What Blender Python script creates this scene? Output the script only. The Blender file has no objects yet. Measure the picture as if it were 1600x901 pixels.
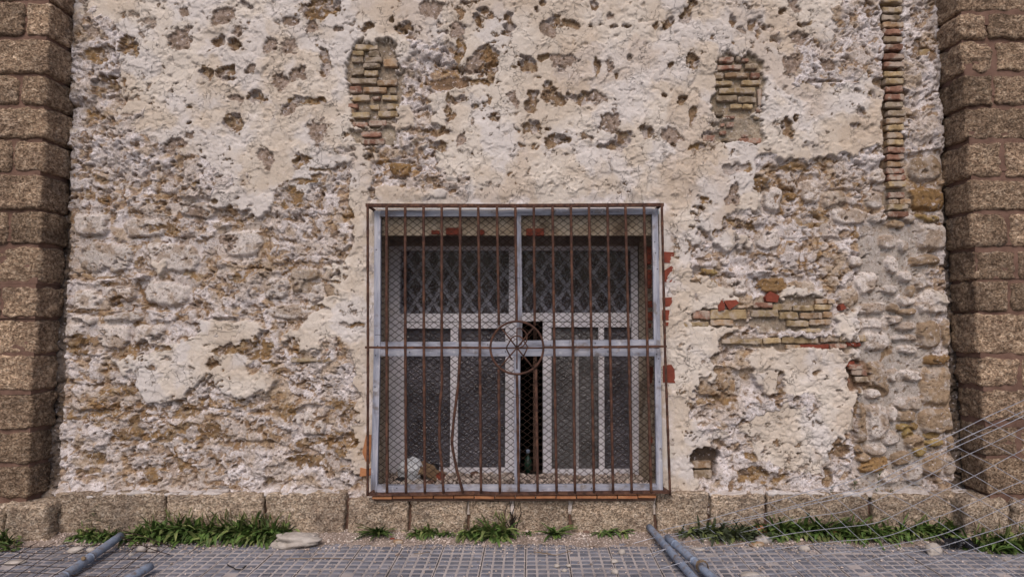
import bpy, bmesh, math, random
import numpy as np
from mathutils import Vector, Matrix

# ------------------------------------------------------------------ camera, world, light
scene = bpy.context.scene
col = scene.collection
F = 1066.67; PX0 = 830.0; PY0 = 450.5; D = 3.95; H = 1.217; PITCH = math.radians(2.6)
cam_d = bpy.data.cameras.new('camera'); cam = bpy.data.objects.new('camera', cam_d); col.objects.link(cam)
cam_d.lens = 24.0; cam_d.sensor_width = 36.0; cam_d.shift_x = -30.0/1600.0
cam_d.clip_start = 0.05; cam_d.clip_end = 500
cam.location = (0, -D, H); cam.rotation_euler = (math.radians(90)+PITCH, 0, 0)
scene.camera = cam

SUN_EL, SUN_AZ = 46, 184       # overcast-like open shade: high, soft, from the camera's side
w = bpy.data.worlds.new('World'); scene.world = w; w.use_nodes = True
nt = w.node_tree; bg = nt.nodes['Background']
sky = nt.nodes.new('ShaderNodeTexSky'); sky.sky_type = 'NISHITA'; sky.sun_disc = False
sky.sun_elevation = math.radians(SUN_EL); sky.sun_rotation = math.radians(SUN_AZ)
sky.dust_density = 3.0; sky.ozone_density = 1.0; sky.air_density = 1.0
nt.links.new(sky.outputs[0], bg.inputs[0]); bg.inputs[1].default_value = 0.11
sd = bpy.data.lights.new('sun', 'SUN'); sun = bpy.data.objects.new('sun', sd); col.objects.link(sun)
sd.energy = 1.8; sd.angle = math.radians(34); sd.color = (1.0, 0.88, 0.80)
ce = math.cos(math.radians(SUN_EL)); az = math.radians(SUN_AZ)
sdir = Vector((ce*math.sin(az), ce*math.cos(az), math.sin(math.radians(SUN_EL))))   # towards the sun
sun.rotation_euler = sdir.to_track_quat('Z', 'Y').to_euler()
sun.location = (0, -4, 6)
scene.view_settings.view_transform = 'Standard'; scene.view_settings.look = 'None'
scene.view_settings.exposure = 0.10; scene.view_settings.gamma = 1.0
scene.render.engine = 'CYCLES'

# ------------------------------------------------------------------ pixel of the photograph -> point in the place
cp, sp = math.cos(PITCH), math.sin(PITCH)
def P(px, py, Y=0.0):
    u = (px-PX0)/F; v = (PY0-py)/F
    dy = cp - v*sp; dz = sp + v*cp
    t = (Y+D)/dy
    return Vector((u*t, Y, H+dz*t))
def G(px, py, z=0.0):
    u = (px-PX0)/F; v = (PY0-py)/F
    dy = cp - v*sp; dz = sp + v*cp
    t = (z-H)/dz
    return Vector((u*t, -D+dy*t, z))
def proj(X, Y, Z):
    dy = Y+D; dz = Z-H
    zc = dy*cp + dz*sp; vc = -dy*sp + dz*cp
    return PX0+F*X/zc, PY0-F*vc/zc
MPP = 1/270.0

# ------------------------------------------------------------------ noise
def _hash(ix, iy, iz, seed):
    h = (ix.astype(np.int64)*374761393 + iy.astype(np.int64)*668265263 + iz*2147483647*0 + iz*1274126177 + seed*974634777) & 0xffffffff
    h = ((h ^ (h >> 13))*1274126177) & 0xffffffff
    h = (h ^ (h >> 16)) & 0xffffff
    return (h/float(0xffffff)).astype(np.float32)
def vn2(x, y, seed=0):
    x0 = np.floor(x); y0 = np.floor(y); fx = x-x0; fy = y-y0
    fx = fx*fx*(3-2*fx); fy = fy*fy*(3-2*fy)
    ix = x0.astype(np.int64); iy = y0.astype(np.int64); z = np.zeros_like(ix)
    a = _hash(ix, iy, z, seed); b = _hash(ix+1, iy, z, seed); c = _hash(ix, iy+1, z, seed); d = _hash(ix+1, iy+1, z, seed)
    return (a+(b-a)*fx)*(1-fy)+(c+(d-c)*fx)*fy
def fbm(x, y, s, octv=4, seed=0, gain=.5):
    r = 0; a = 1; t = 0
    for o in range(octv):
        r = r + a*vn2(x/s+17.3*o, y/s+9.1*o, seed+o); t += a; a *= gain; s = s/2.03
    return r/t
def ridged(x, y, s, octv=3, seed=0):
    r = 0; a = 1; t = 0
    for o in range(octv):
        r = r + a*(1-np.abs(2*vn2(x/s+3.3*o, y/s+7.1*o, seed+o)-1)); t += a; a *= .5; s = s/2.1
    return r/t
def vn3(x, y, z, seed=0):
    x0 = np.floor(x); y0 = np.floor(y); z0 = np.floor(z)
    fx = x-x0; fy = y-y0; fz = z-z0
    fx = fx*fx*(3-2*fx); fy = fy*fy*(3-2*fy); fz = fz*fz*(3-2*fz)
    ix = x0.astype(np.int64); iy = y0.astype(np.int64); iz = z0.astype(np.int64); r = 0
    for dz, wz in ((0, 1-fz), (1, fz)):
        for dy, wy in ((0, 1-fy), (1, fy)):
            for dx, wx in ((0, 1-fx), (1, fx)):
                r = r + wx*wy*wz*_hash(ix+dx, iy+dy, iz+dz, seed)
    return r
def fbm3(p, s, octv=3, seed=0):
    r = 0; a = 1; t = 0
    for o in range(octv):
        r = r + a*vn3(p[:, 0]/s+5.1*o, p[:, 1]/s+2.7*o, p[:, 2]/s+8.3*o, seed+o); t += a; a *= .5; s /= 2.05
    return r/t
def worley(x, y, s, seed=0):
    x = x/s; y = y/s; ix = np.floor(x).astype(np.int64); iy = np.floor(y).astype(np.int64)
    f1 = np.full(x.shape, 9.0, np.float32); f2 = f1.copy(); cid = np.zeros(x.shape, np.float32); z = np.zeros_like(ix)
    for dx in (-1, 0, 1):
        for dy in (-1, 0, 1):
            cx = ix+dx; cy = iy+dy
            px = cx+_hash(cx, cy, z, seed); py = cy+_hash(cx, cy, z, seed+5)
            d = np.sqrt((px-x)**2+(py-y)**2); c = _hash(cx, cy, z, seed+9)
            near = d < f1
            f2 = np.where(near, f1, np.minimum(f2, d)); cid = np.where(near, c, cid); f1 = np.where(near, d, f1)
    return f1, f2, cid
def sm(a, b, x):
    t = np.clip((x-a)/(b-a), 0, 1); return t*t*(3-2*t)

# ------------------------------------------------------------------ object helpers
def tag(o, label=None, cat=None, group=None, kind=None):
    if label: o['label'] = label
    if cat: o['category'] = cat
    if group: o['group'] = group
    if kind: o['kind'] = kind
    return o
def empty(name, loc, label=None, cat=None, group=None):
    o = bpy.data.objects.new(name, None); col.objects.link(o); o.location = loc; o.empty_display_size = .1
    return tag(o, label, cat, group)
def link_mesh(name, me, mats, parent=None, smooth=False):
    o = bpy.data.objects.new(name, me); col.objects.link(o)
    for m in (mats if isinstance(mats, (list, tuple)) else [mats]): me.materials.append(m)
    if smooth: me.shade_smooth()
    if parent is not None:
        o.parent = parent; o.matrix_parent_inverse = Matrix.Translation(-Vector(parent.location))
    return o
def grid_mesh(name, co, faces):
    me = bpy.data.meshes.new(name)
    co = np.ascontiguousarray(co, np.float32); faces = np.ascontiguousarray(faces, np.int32)
    me.vertices.add(len(co)); me.vertices.foreach_set('co', co.ravel())
    k = faces.shape[1]; me.loops.add(faces.size); me.loops.foreach_set('vertex_index', faces.ravel())
    me.polygons.add(len(faces)); me.polygons.foreach_set('loop_start', np.arange(0, faces.size, k, dtype=np.int32))
    me.update(calc_edges=True); me.validate()
    return me
class MB:
    def __init__(s): s.v = []; s.f = []; s.m = []
    def add(s, v, f, mi=0):
        b = len(s.v); s.v += [tuple(p) for p in v]; s.f += [tuple(b+i for i in q) for q in f]; s.m += [mi]*len(f)
    def box(s, x0, x1, y0, y1, z0, z1, mi=0, bev=0.0, rot=None, c=None):
        b = bev
        if b <= 0:
            v = [(x, y, z) for x in (x0, x1) for y in (y0, y1) for z in (z0, z1)]
            f = [(0, 1, 3, 2), (4, 6, 7, 5), (0, 4, 5, 1), (2, 3, 7, 6), (0, 2, 6, 4), (1, 5, 7, 3)]
        else:
            bm = bmesh.new(); bmesh.ops.create_cube(bm, size=1)
            for q in bm.verts: q.co = Vector(((x0+x1)/2+q.co.x*(x1-x0), (y0+y1)/2+q.co.y*(y1-y0), (z0+z1)/2+q.co.z*(z1-z0)))
            bmesh.ops.bevel(bm, geom=list(bm.edges), offset=b, segments=2, affect='EDGES', profile=.6)
            bm.verts.index_update(); v = [tuple(q.co) for q in bm.verts]; f = [[q.index for q in a.verts] for a in bm.faces]; bm.free()
        if rot is not None:
            c = Vector(c) if c is not None else Vector(((x0+x1)/2, (y0+y1)/2, (z0+z1)/2))
            v = [c+rot@(Vector(p)-c) for p in v]
        s.add(v, f, mi)
    def tube(s, pts, r, n=8, mi=0, cap=True):
        pts = [Vector(p) for p in pts]; rs = r if isinstance(r, (list, tuple)) else [r]*len(pts)
        v = []; f = []; up = None
        for i, p in enumerate(pts):
            t = (pts[min(i+1, len(pts)-1)]-pts[max(i-1, 0)]).normalized()
            if up is None: up = Vector((0, 0, 1)) if abs(t.z) < .9 else Vector((0, 1, 0))
            a = t.cross(up).normalized(); up = a.cross(t).normalized()
            for k in range(n):
                an = 2*math.pi*(k+.5)/n; v.append(p+(a*math.cos(an)+up*math.sin(an))*rs[i])
        for i in range(len(pts)-1):
            for k in range(n): f.append((i*n+k, i*n+(k+1) % n, (i+1)*n+(k+1) % n, (i+1)*n+k))
        if cap: f.append(tuple(range(n-1, -1, -1))); f.append(tuple((len(pts)-1)*n+k for k in range(n)))
        s.add(v, f, mi)
    def build(s, name, mats, parent=None, smooth=False):
        me = bpy.data.meshes.new(name); me.from_pydata(s.v, [], s.f); me.update()
        me.polygons.foreach_set('material_index', s.m)
        return link_mesh(name, me, mats, parent, smooth)

# ------------------------------------------------------------------ materials
def M_(name):
    m = bpy.data.materials.new(name); m.use_nodes = True; n = m.node_tree
    return m, n, n.nodes['Principled BSDF']
def nd(n, typ, **kw):
    x = n.nodes.new(typ)
    for k, v in kw.items(): setattr(x, k, v)
    return x
def noise(n, scale, detail=5, rough=.6, vec=None, dist=0):
    x = nd(n, 'ShaderNodeTexNoise'); x.inputs['Scale'].default_value = scale; x.inputs['Detail'].default_value = detail
    x.inputs['Roughness'].default_value = rough; x.inputs['Distortion'].default_value = dist
    if vec is not None: n.links.new(vec, x.inputs['Vector'])
    return x
def ramp(n, src, stops):
    r = nd(n, 'ShaderNodeValToRGB'); e = r.color_ramp.elements
    while len(e) < len(stops): e.new(.5)
    for el, (p, c) in zip(e, stops):
        el.position = p; el.color = tuple(c)+(1,) if len(c) == 3 else c
    n.links.new(src, r.inputs[0]); return r
def mixc(n, a, b, fac, mode='MIX'):
    x = nd(n, 'ShaderNodeMix', data_type='RGBA', blend_type=mode)
    for sock, val in ((x.inputs['Factor'], fac), (x.inputs['A'], a), (x.inputs['B'], b)):
        if hasattr(val, 'is_output'): n.links.new(val, sock)
        elif isinstance(val, (int, float)): sock.default_value = val
        else: sock.default_value = tuple(val)+(1,)
    return x.outputs['Result']
def mth(n, op, a, b=0.0, clamp=False):
    x = nd(n, 'ShaderNodeMath', operation=op); x.use_clamp = clamp
    for i, val in enumerate((a, b)):
        if hasattr(val, 'is_output'): n.links.new(val, x.inputs[i])
        else: x.inputs[i].default_value = val
    return x.outputs[0]
def bump(n, bs, hgt, strength=.5, dist=.01, prev=None):
    b = nd(n, 'ShaderNodeBump'); b.inputs['Strength'].default_value = strength; b.inputs['Distance'].default_value = dist
    n.links.new(hgt, b.inputs['Height'])
    if prev is not None: n.links.new(prev, b.inputs['Normal'])
    n.links.new(b.outputs[0], bs.inputs['Normal']); return b.outputs[0]
def objvec(n, sc=(1, 1, 1), ob=True):
    t = nd(n, 'ShaderNodeTexCoord'); m = nd(n, 'ShaderNodeMapping'); m.inputs['Scale'].default_value = sc
    n.links.new(t.outputs['Object'], m.inputs['Vector']); return m.outputs[0]
def dusty(m, colr, sc, lo, hi, amt):
    n = m.node_tree; b = n.nodes['Principled BSDF']; src = b.inputs['Base Color'].links[0].from_socket; a = noise(n, sc, 6, .65, objvec(n))
    n.links.new(mixc(n, src, colr, mth(n, 'MULTIPLY', ramp(n, a.outputs[0], [(lo, (0, 0, 0)), (hi, (1, 1, 1))]).outputs[0], amt)), b.inputs['Base Color']); return m
def simple(name, c0, c1, scale=20, rough=.85, bstr=.4, bdist=.004, bscale=None, metal=0, c2=None, islands=0.0, spec=.3, sc=(1, 1, 1)):
    m, n, b = M_(name); v = objvec(n, sc)
    no = noise(n, scale, 6, .65, v)
    st = [(.32, c0), (.68, c1)] if c2 is None else [(.3, c0), (.5, c1), (.7, c2)]
    c = ramp(n, no.outputs[0], st).outputs[0]
    if islands:
        g = nd(n, 'ShaderNodeNewGeometry'); k = nd(n, 'ShaderNodeMapRange'); n.links.new(g.outputs['Random Per Island'], k.inputs[0])
        k.inputs[3].default_value = 1-islands; k.inputs[4].default_value = 1+islands
        hs = nd(n, 'ShaderNodeHueSaturation'); n.links.new(k.outputs[0], hs.inputs['Value']); n.links.new(c, hs.inputs['Color']); c = hs.outputs[0]
    n.links.new(c, b.inputs['Base Color']); b.inputs['Roughness'].default_value = rough; b.inputs['Metallic'].default_value = metal
    b.inputs['Specular IOR Level'].default_value = spec
    nb = noise(n, bscale or scale*3, 6, .7, v); bump(n, b, nb.outputs[0], bstr, bdist)
    return m

def coquina(name, dark, mid, light, obr=.18, layer=1.0):
    """porous shelly sandstone: tan grains, open pores, faint horizontal bedding"""
    m, n, b = M_(name); v = objvec(n, (1, 1, 1.0)); vs = objvec(n, (.9, .9, 1.25))
    oi = nd(n, 'ShaderNodeObjectInfo'); add = nd(n, 'ShaderNodeVectorMath', operation='ADD'); n.links.new(v, add.inputs[0])
    cmb = nd(n, 'ShaderNodeCombineXYZ'); k = mth(n, 'MULTIPLY', oi.outputs['Random'], 40.0); n.links.new(k, cmb.inputs[0]); n.links.new(k, cmb.inputs[2]); n.links.new(cmb.outputs[0], add.inputs[1])
    a2 = nd(n, 'ShaderNodeVectorMath', operation='ADD'); n.links.new(vs, a2.inputs[0]); n.links.new(cmb.outputs[0], a2.inputs[1])
    big = noise(n, 5, 4, .6, a2.outputs[0]); gr = noise(n, 40, 9, .8, a2.outputs[0]); fine = noise(n, 240, 3, .7, add.outputs[0])
    c = ramp(n, gr.outputs[0], [(.36, dark), (.5, mid), (.64, light)]).outputs[0]
    c = mixc(n, c, ramp(n, big.outputs[0], [(.3, (.62, .58, .56)), (.7, (1.25, 1.2, 1.12))]).outputs[0], 1.0, 'MULTIPLY')
    lich = noise(n, 6, 6, .7, add.outputs[0]); lm = ramp(n, lich.outputs[0], [(.58, (0, 0, 0)), (.72, (1, 1, 1))])
    c = mixc(n, c, (.33, .30, .27), mth(n, 'MULTIPLY', lm.outputs[0], .45))
    sp_ = ramp(n, fine.outputs[0], [(.66, (0, 0, 0)), (.74, (1, 1, 1))]); c = mixc(n, c, (.52, .46, .38), mth(n, 'MULTIPLY', sp_.outputs[0], .6))
    val = nd(n, 'ShaderNodeHueSaturation'); mr = nd(n, 'ShaderNodeMapRange'); n.links.new(oi.outputs['Random'], mr.inputs[0])
    mr.inputs[3].default_value = 1-obr; mr.inputs[4].default_value = 1+obr; n.links.new(mr.outputs[0], val.inputs['Value']); n.links.new(c, val.inputs['Color'])
    n.links.new(val.outputs[0], b.inputs['Base Color']); b.inputs['Roughness'].default_value = .95; b.inputs['Specular IOR Level'].default_value = .15
    po = noise(n, 120, 5, .8, a2.outputs[0]); po2 = nd(n, 'ShaderNodeTexVoronoi', feature='F1'); po2.inputs['Scale'].default_value = 46; n.links.new(a2.outputs[0], po2.inputs['Vector'])
    hol = ramp(n, po2.outputs['Distance'], [(.14, (0, 0, 0)), (.30, (1, 1, 1))]); pr0 = ramp(n, po.outputs[0], [(.34, (0, 0, 0)), (.50, (1, 1, 1))]); prm = mth(n, 'MULTIPLY', hol.outputs[0], pr0.outputs[0]); c_ = b.inputs['Base Color'].links[0].from_socket
    n.links.new(mixc(n, (.07, .047, .033), c_, mth(n, 'ADD', mth(n, 'MULTIPLY', prm, .62), .38, True)), b.inputs['Base Color'])
    b1 = bump(n, b, prm, .9, .012); bump(n, b, fine.outputs[0], .7, .004, b1)
    return m
MAT = {}
def brickm(name, c0, c1, scale, rough, bstr, bdist, bscale, c2=None, islands=.2):
    m = simple(name, c0, c1, scale, rough, bstr, bdist, bscale, c2=c2, islands=islands); n = m.node_tree; b = n.nodes['Principled BSDF']
    src = b.inputs['Base Color'].links[0].from_socket; v = objvec(n); a = noise(n, 16, 5, .7, v); k = ramp(n, a.outputs[0], [(.47, (0, 0, 0)), (.57, (1, 1, 1))]).outputs[0]
    n.links.new(mixc(n, src, (.40, .335, .28), mth(n, 'MULTIPLY', k, .80)), b.inputs['Base Color']); return m
MAT['coquina'] = coquina('coquina_stone', (.16, .108, .078), (.39, .285, .205), (.66, .54, .43), .34)
MAT['plinth'] = coquina('plinth_stone', (.31, .235, .18), (.50, .405, .32), (.70, .62, .54), .15)
MAT['redmortar'] = simple('red_mortar', (.11, .062, .046), (.20, .12, .092), 14, .95, .7, .006, 90)
MAT['greymortar'] = simple('grey_mortar', (.16, .12, .10), (.33, .28, .25), 12, .95, .8, .008, 70)
MAT['by'] = brickm('brick_yellow', (.17, .115, .06), (.31, .225, .125), 22, .9, .7, .004, 120, c2=(.42, .34, .22), islands=.25)
MAT['bo'] = brickm('brick_ochre', (.15, .09, .05), (.28, .18, .105), 22, .9, .7, .004, 120, c2=(.38, .29, .2), islands=.25)
MAT['br'] = brickm('brick_red', (.12, .055, .038), (.22, .115, .08), 22, .9, .7, .004, 120, c2=(.33, .2, .15), islands=.25)
MAT['bg'] = brickm('brick_dull', (.11, .08, .055), (.20, .15, .10), 22, .9, .7, .004, 120, c2=(.3, .25, .19), islands=.25)
MAT['redtile'] = simple('red_tile', (.14, .03, .018), (.23, .055, .032), 30, .8, .5, .002, 140, islands=.15)
MAT['terracotta'] = simple('terracotta', (.26, .10, .045), (.40, .19, .09), 20, .85, .4, .002, 120, islands=.15)
MAT['rust'] = simple('rusted_iron', (.028, .015, .012), (.078, .038, .028), 38, .9, .9, .003, 200, metal=.1, c2=(.15, .075, .05))
MAT['wire'] = simple('dark_wire', (.022, .013, .010), (.055, .032, .024), 60, .7, .2, .001, 200, metal=.4)
MAT['bluewood'] = simple('weathered_blue_wood', (.13, .125, .145), (.31, .325, .40), 34, .85, .9, .003, 60, c2=(.46, .46, .51), sc=(1, 1, .12))
MAT['bluewood_h'] = simple('weathered_blue_rail', (.13, .125, .145), (.31, .325, .40), 34, .85, .9, .003, 60, c2=(.46, .46, .51), sc=(.12, 1, 1))
MAT['white'] = simple('white_painted_frame', (.58, .56, .62), (.78, .75, .80), 14, .55, .3, .001, 60, spec=.4)
MAT['galv'] = simple('galvanised_tube', (.13, .165, .235), (.25, .30, .40), 22, .65, .5, .002, 120, metal=.2, c2=(.16, .12, .10))
MAT['galvwire'] = simple('galvanised_wire', (.26, .27, .32), (.50, .51, .57), 25, .5, .1, .001, 100, metal=.4)
MAT['leaf'] = simple('weed_leaf', (.034, .074, .016), (.12, .185, .045), 30, .55, .2, .001, 60, islands=.45, spec=.4)
MAT['leafpale'] = simple('pale_leaf', (.09, .13, .035), (.22, .24, .09), 30, .6, .2, .001, 60, islands=.4)
MAT['leafgrey'] = simple('dusty_leaf', (.045, .06, .032), (.10, .12, .065), 30, .8, .2, .001, 60, islands=.4)
MAT['dry'] = simple('dry_stem', (.10, .065, .04), (.25, .18, .11), 40, .9, .3, .001, 90, islands=.3)
MAT['deadblack'] = simple('rotten_stem', (.008, .006, .005), (.03, .022, .016), 40, .9, .3, .001, 90)
MAT['palestone'] = simple('pale_stone', (.30, .26, .23), (.50, .455, .42), 16, .95, .6, .004, 70)
MAT['pebble'] = simple('pebbles', (.18, .135, .105), (.44, .36, .32), 9, .9, .4, .002, 200, c2=(.55, .50, .46), islands=.55)
MAT['dirt'] = simple('sandy_dirt', (.20, .15, .12), (.36, .29, .25), 12, .98, .9, .006, 160)
MAT['pad'] = simple('paver_pad', (.10, .106, .132), (.21, .212, .25), 9, .8, .6, .002, 300, islands=.16)
MAT['groove'] = simple('dusty_groove', (.34, .30, .295), (.50, .45, .44), 8, .95, .7, .003, 200)
dusty(MAT['pad'], (.33, .30, .30), 3.5, .50, .70, .40); dusty(MAT['pad'], (.05, .048, .05), 6, .58, .7, .5); dusty(MAT['groove'], (.12, .105, .10), 4, .5, .66, .7)
dusty(MAT['rust'], (.20, .095, .055), 22, .55, .68, .7); dusty(MAT['rust'], (.03, .02, .018), 11, .55, .7, .7)
for k_ in ('bluewood', 'bluewood_h'): dusty(MAT[k_], (.16, .13, .115), 13, .54, .66, .75); dusty(MAT[k_], (.60, .60, .64), 30, .60, .70, .6)
dusty(MAT['white'], (.33, .28, .24), 9, .56, .72, .6)
dusty(MAT['galv'], (.20, .15, .12), 17, .54, .66, .7)
MAT['joint'] = simple('open_joint', (.02, .018, .016), (.05, .045, .04), 20, .95)
MAT['ground'] = simple('street_ground', (.10, .10, .11), (.17, .165, .165), 6, .9, .4, .003, 150)
MAT['black'] = simple('black_plastic', (.004, .005, .008), (.012, .013, .018), 30, .35, .5, .004, 40, spec=.5)
MAT['card'] = simple('old_cardboard', (.16, .10, .06), (.30, .21, .13), 14, .9, .5, .003, 60)
MAT['bag'] = simple('white_plastic_bag', (.45, .47, .52), (.70, .72, .76), 20, .4, .6, .006, 45, spec=.5)
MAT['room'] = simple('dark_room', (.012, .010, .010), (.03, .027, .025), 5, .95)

def reveal_mat():
    m, n, b = M_('reveal_plaster'); v = objvec(n)
    a = noise(n, 7, 6, .6, v); g = noise(n, 40, 5, .7, v)
    c = ramp(n, a.outputs[0], [(.35, (.36, .27, .19)), (.5, (.48, .39, .29)), (.68, (.55, .48, .39))]).outputs[0]
    d = noise(n, 5, 5, .7, v, .5); c = mixc(n, c, (.13, .09, .06), mth(n, 'MULTIPLY', ramp(n, d.outputs[0], [(.56, (0, 0, 0)), (.66, (1, 1, 1))]).outputs[0], .8))
    n.links.new(c, b.inputs['Base Color']); b.inputs['Roughness'].default_value = .95; bump(n, b, g.outputs[0], .8, .006); return m
MAT['reveal'] = reveal_mat()

def wall_mat():
    m, n, b = M_('weathered_wall'); v = objvec(n, (1, .4, 1))
    at = nd(n, 'ShaderNodeAttribute', attribute_name='tint'); c = at.outputs['Color']; smo = at.outputs['Alpha']
    g1 = noise(n, 55, 6, .7, v); g2 = noise(n, 190, 4, .7, v)
    rough_f = mth(n, 'SUBTRACT', 1.0, mth(n, 'MULTIPLY', smo, .75))
    vr = ramp(n, g1.outputs[0], [(.25, (.55, .52, .50)), (.5, (1, 1, 1)), (.75, (1.28, 1.27, 1.3))]).outputs[0]
    c = mixc(n, c, mixc(n, (1, 1, 1), vr, rough_f), 1.0, 'MULTIPLY')
    vr2 = ramp(n, g2.outputs[0], [(.3, (.8, .78, .76)), (.7, (1.15, 1.15, 1.15))]).outputs[0]
    c = mixc(n, c, mixc(n, (1, 1, 1), vr2, rough_f), 1.0, 'MULTIPLY')
    sp1 = noise(n, 26, 6, .75, v); spm = mth(n, 'MULTIPLY', ramp(n, sp1.outputs[0], [(.54, (0, 0, 0)), (.60, (1, 1, 1))]).outputs[0], rough_f)
    c = mixc(n, c, (.33, .22, .13), mth(n, 'MULTIPLY', spm, .34))
    sp2 = noise(n, 70, 4, .7, v); spn = mth(n, 'MULTIPLY', ramp(n, sp2.outputs[0], [(.58, (0, 0, 0)), (.66, (1, 1, 1))]).outputs[0], rough_f)
    c = mixc(n, c, (.15, .09, .055), mth(n, 'MULTIPLY', spn, .85))
    sp3 = noise(n, 48, 4, .7, v); spo = mth(n, 'MULTIPLY', ramp(n, sp3.outputs[0], [(.60, (0, 0, 0)), (.67, (1, 1, 1))]).outputs[0], rough_f)
    c = mixc(n, c, (.80, .75, .78), mth(n, 'MULTIPLY', spo, .7))
    # hairline cracks in the smooth render coat
    wv = noise(n, 6, 5, .6, v); mx = nd(n, 'ShaderNodeVectorMath', operation='MULTIPLY_ADD'); n.links.new(wv.outputs['Color'], mx.inputs[0])
    mx.inputs[1].default_value = (.35, .35, .35); n.links.new(v, mx.inputs[2])
    vo = nd(n, 'ShaderNodeTexVoronoi', feature='DISTANCE_TO_EDGE'); vo.inputs['Scale'].default_value = 6.5; n.links.new(mx.outputs[0], vo.inputs['Vector'])
    crk = ramp(n, vo.outputs['Distance'], [(.0, (1, 1, 1)), (.014, (0, 0, 0))]).outputs[0]
    lay = noise(n, 3, 3, .5, v); crk = mth(n, 'MULTIPLY', crk, ramp(n, lay.outputs[0], [(.42, (0, 0, 0)), (.55, (1, 1, 1))]).outputs[0]); crk = mth(n, 'MULTIPLY', crk, smo)
    c = mixc(n, c, (.16, .13, .11), mth(n, 'MULTIPLY', crk, .55))
    n.links.new(c, b.inputs['Base Color']); b.inputs['Roughness'].default_value = .95; b.inputs['Specular IOR Level'].default_value = .12
    hgt = mth(n, 'MULTIPLY', g1.outputs[0], rough_f); h2 = mth(n, 'SUBTRACT', hgt, mth(n, 'MULTIPLY', crk, .5))
    b1 = bump(n, b, h2, .9, .012); h3 = mth(n, 'MULTIPLY', g2.outputs[0], rough_f); b2 = bump(n, b, h3, .9, .007, b1)
    tr = noise(n, 14, 4, .55, v, 1.2); bump(n, b, tr.outputs[0], .12, .012, b2)
    return m
MAT['wall'] = wall_mat()
# ------------------------------------------------------------------ the wall: one relief surface (stone courses, lime mortar, render coat, holes)
OPEN = (590, 1029, 327, 771)            # window opening in photo pixels on the wall face
ST = 0.0045
XA, XB = P(40, 450).x, P(1545, 450).x
ZA, ZB = P(830, 800).z, P(830, -230).z
nx = int((XB-XA)/ST)+1; nz = int((ZB-ZA)/ST)+1
gx = np.linspace(XA, XB, nx, dtype=np.float32); gz = np.linspace(ZA, ZB, nz, dtype=np.float32)
X, Z = np.meshgrid(gx, gz)
PXg, PYg = proj(X, 0.0, Z); PXg = PXg.astype(np.float32); PYg = PYg.astype(np.float32)
# organic outlines: every feature is looked up through this bent coordinate
n1 = fbm(PXg, PYg, 34, 4, 11)-.5; n2 = fbm(PXg, PYg, 34, 4, 31)-.5
n3 = fbm(PXg, PYg, 9, 3, 51)-.5; n4 = fbm(PXg, PYg, 9, 3, 71)-.5
WX = PXg+26*n1+12*n3; WY = PYg+20*n2+11*n4
rough = fbm(PXg, PYg, 16, 5, 91, .6); fine = fbm(PXg, PYg, 5, 3, 111); big = fbm(PXg, PYg, 120, 4, 131)
rid = ridged(PXg+10*n3, PYg*1.25, 18, 3, 151)
w1, w2, wc = worley(PXg+14*n3+10*n1, (PYg+12*n4)*1.2, 15, 171)

Smap = """
4 7 8 9 6 6 6 7 8 9 5 6 3 2
2 7 9 8 7 4 4 7 8 9 6 4 4 2
3 4 9 9 7 5 6 8 7 9 5 7 6 1
2 3 5 7 4 4 6 7 6 8 5 5 2 2
1 3 5 4 2 5 6 6 6 6 4 1 2 0
2 4 3 3 4 6 6 6 6 6 4 1 1 2
1 3 4 3 5 6 6 6 6 6 3 2 4 4
3 6 5 4 4 5 6 6 6 6 2 3 5 3
0 2 1 1 2 3 6 6 6 6 3 5 4 2
0 0 1 2 4 3 6 6 6 6 3 3 3 1"""
Emap = """
1 1 2 1 4 3 3 3 1 1 3 2 2 3
3 2 2 3 4 4 5 3 1 1 4 3 2 4
3 1 1 1 3 4 4 3 2 0 3 1 2 3
4 4 1 4 5 4 3 2 2 2 3 5 5 5
4 5 3 5 5 3 3 3 3 3 3 6 6 6
4 4 4 5 4 2 3 3 3 3 3 5 5 5
5 5 4 5 4 2 3 3 3 3 4 4 4 5
5 3 4 5 3 2 3 3 3 3 5 2 2 6
5 5 5 5 6 6 3 3 3 3 2 1 3 7
3 4 4 4 5 6 3 3 3 3 3 3 3 7"""
def cmap(txt):
    a = np.array([[float(c) for c in r.split()] for r in txt.strip().split('\n')], np.float32)/9
    u = np.clip((WX-150)/100, 0, 12.999); v = np.clip((WY-37)/75, 0, 8.999)
    iu = u.astype(int); iv = v.astype(int); fu = u-iu; fv = v-iv
    return (a[iv, iu]*(1-fu)+a[iv, iu+1]*fu)*(1-fv)+(a[iv+1, iu]*(1-fu)+a[iv+1, iu+1]*fu)*fv
S0 = cmap(Smap); E0 = cmap(Emap)

def win(x, y, rx, ry, pad=22):
    a = P(x-rx-pad, y+ry+pad); b = P(x+rx+pad, y-ry-pad)
    i0 = max(0, int((a.x-XA)/ST)-4); i1 = min(nx, int((b.x-XA)/ST)+5); j0 = max(0, int((a.z-ZA)/ST)-4); j1 = min(nz, int((b.z-ZA)/ST)+5)
    return (slice(j0, j1), slice(i0, i1)) if i1 > i0 and j1 > j0 else None
def q_of(s, x, y, rx, ry, ang=0, n=2.6, wob=1.0):
    wx = PXg[s]+wob*(WX[s]-PXg[s]); wy = PYg[s]+wob*(WY[s]-PYg[s])
    dx = wx-x; dy = wy-y
    if ang: c_, s_ = math.cos(ang), math.sin(ang); dx, dy = dx*c_+dy*s_, -dx*s_+dy*c_
    return (np.abs(dx/rx)**n+np.abs(dy/ry)**n)**(1/n)

rng = random.Random(4)
sub = np.full(X.shape, -0.040, np.float32); blk = np.zeros(X.shape, np.float32); rnd_ = np.zeros(X.shape, np.float32)
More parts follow.
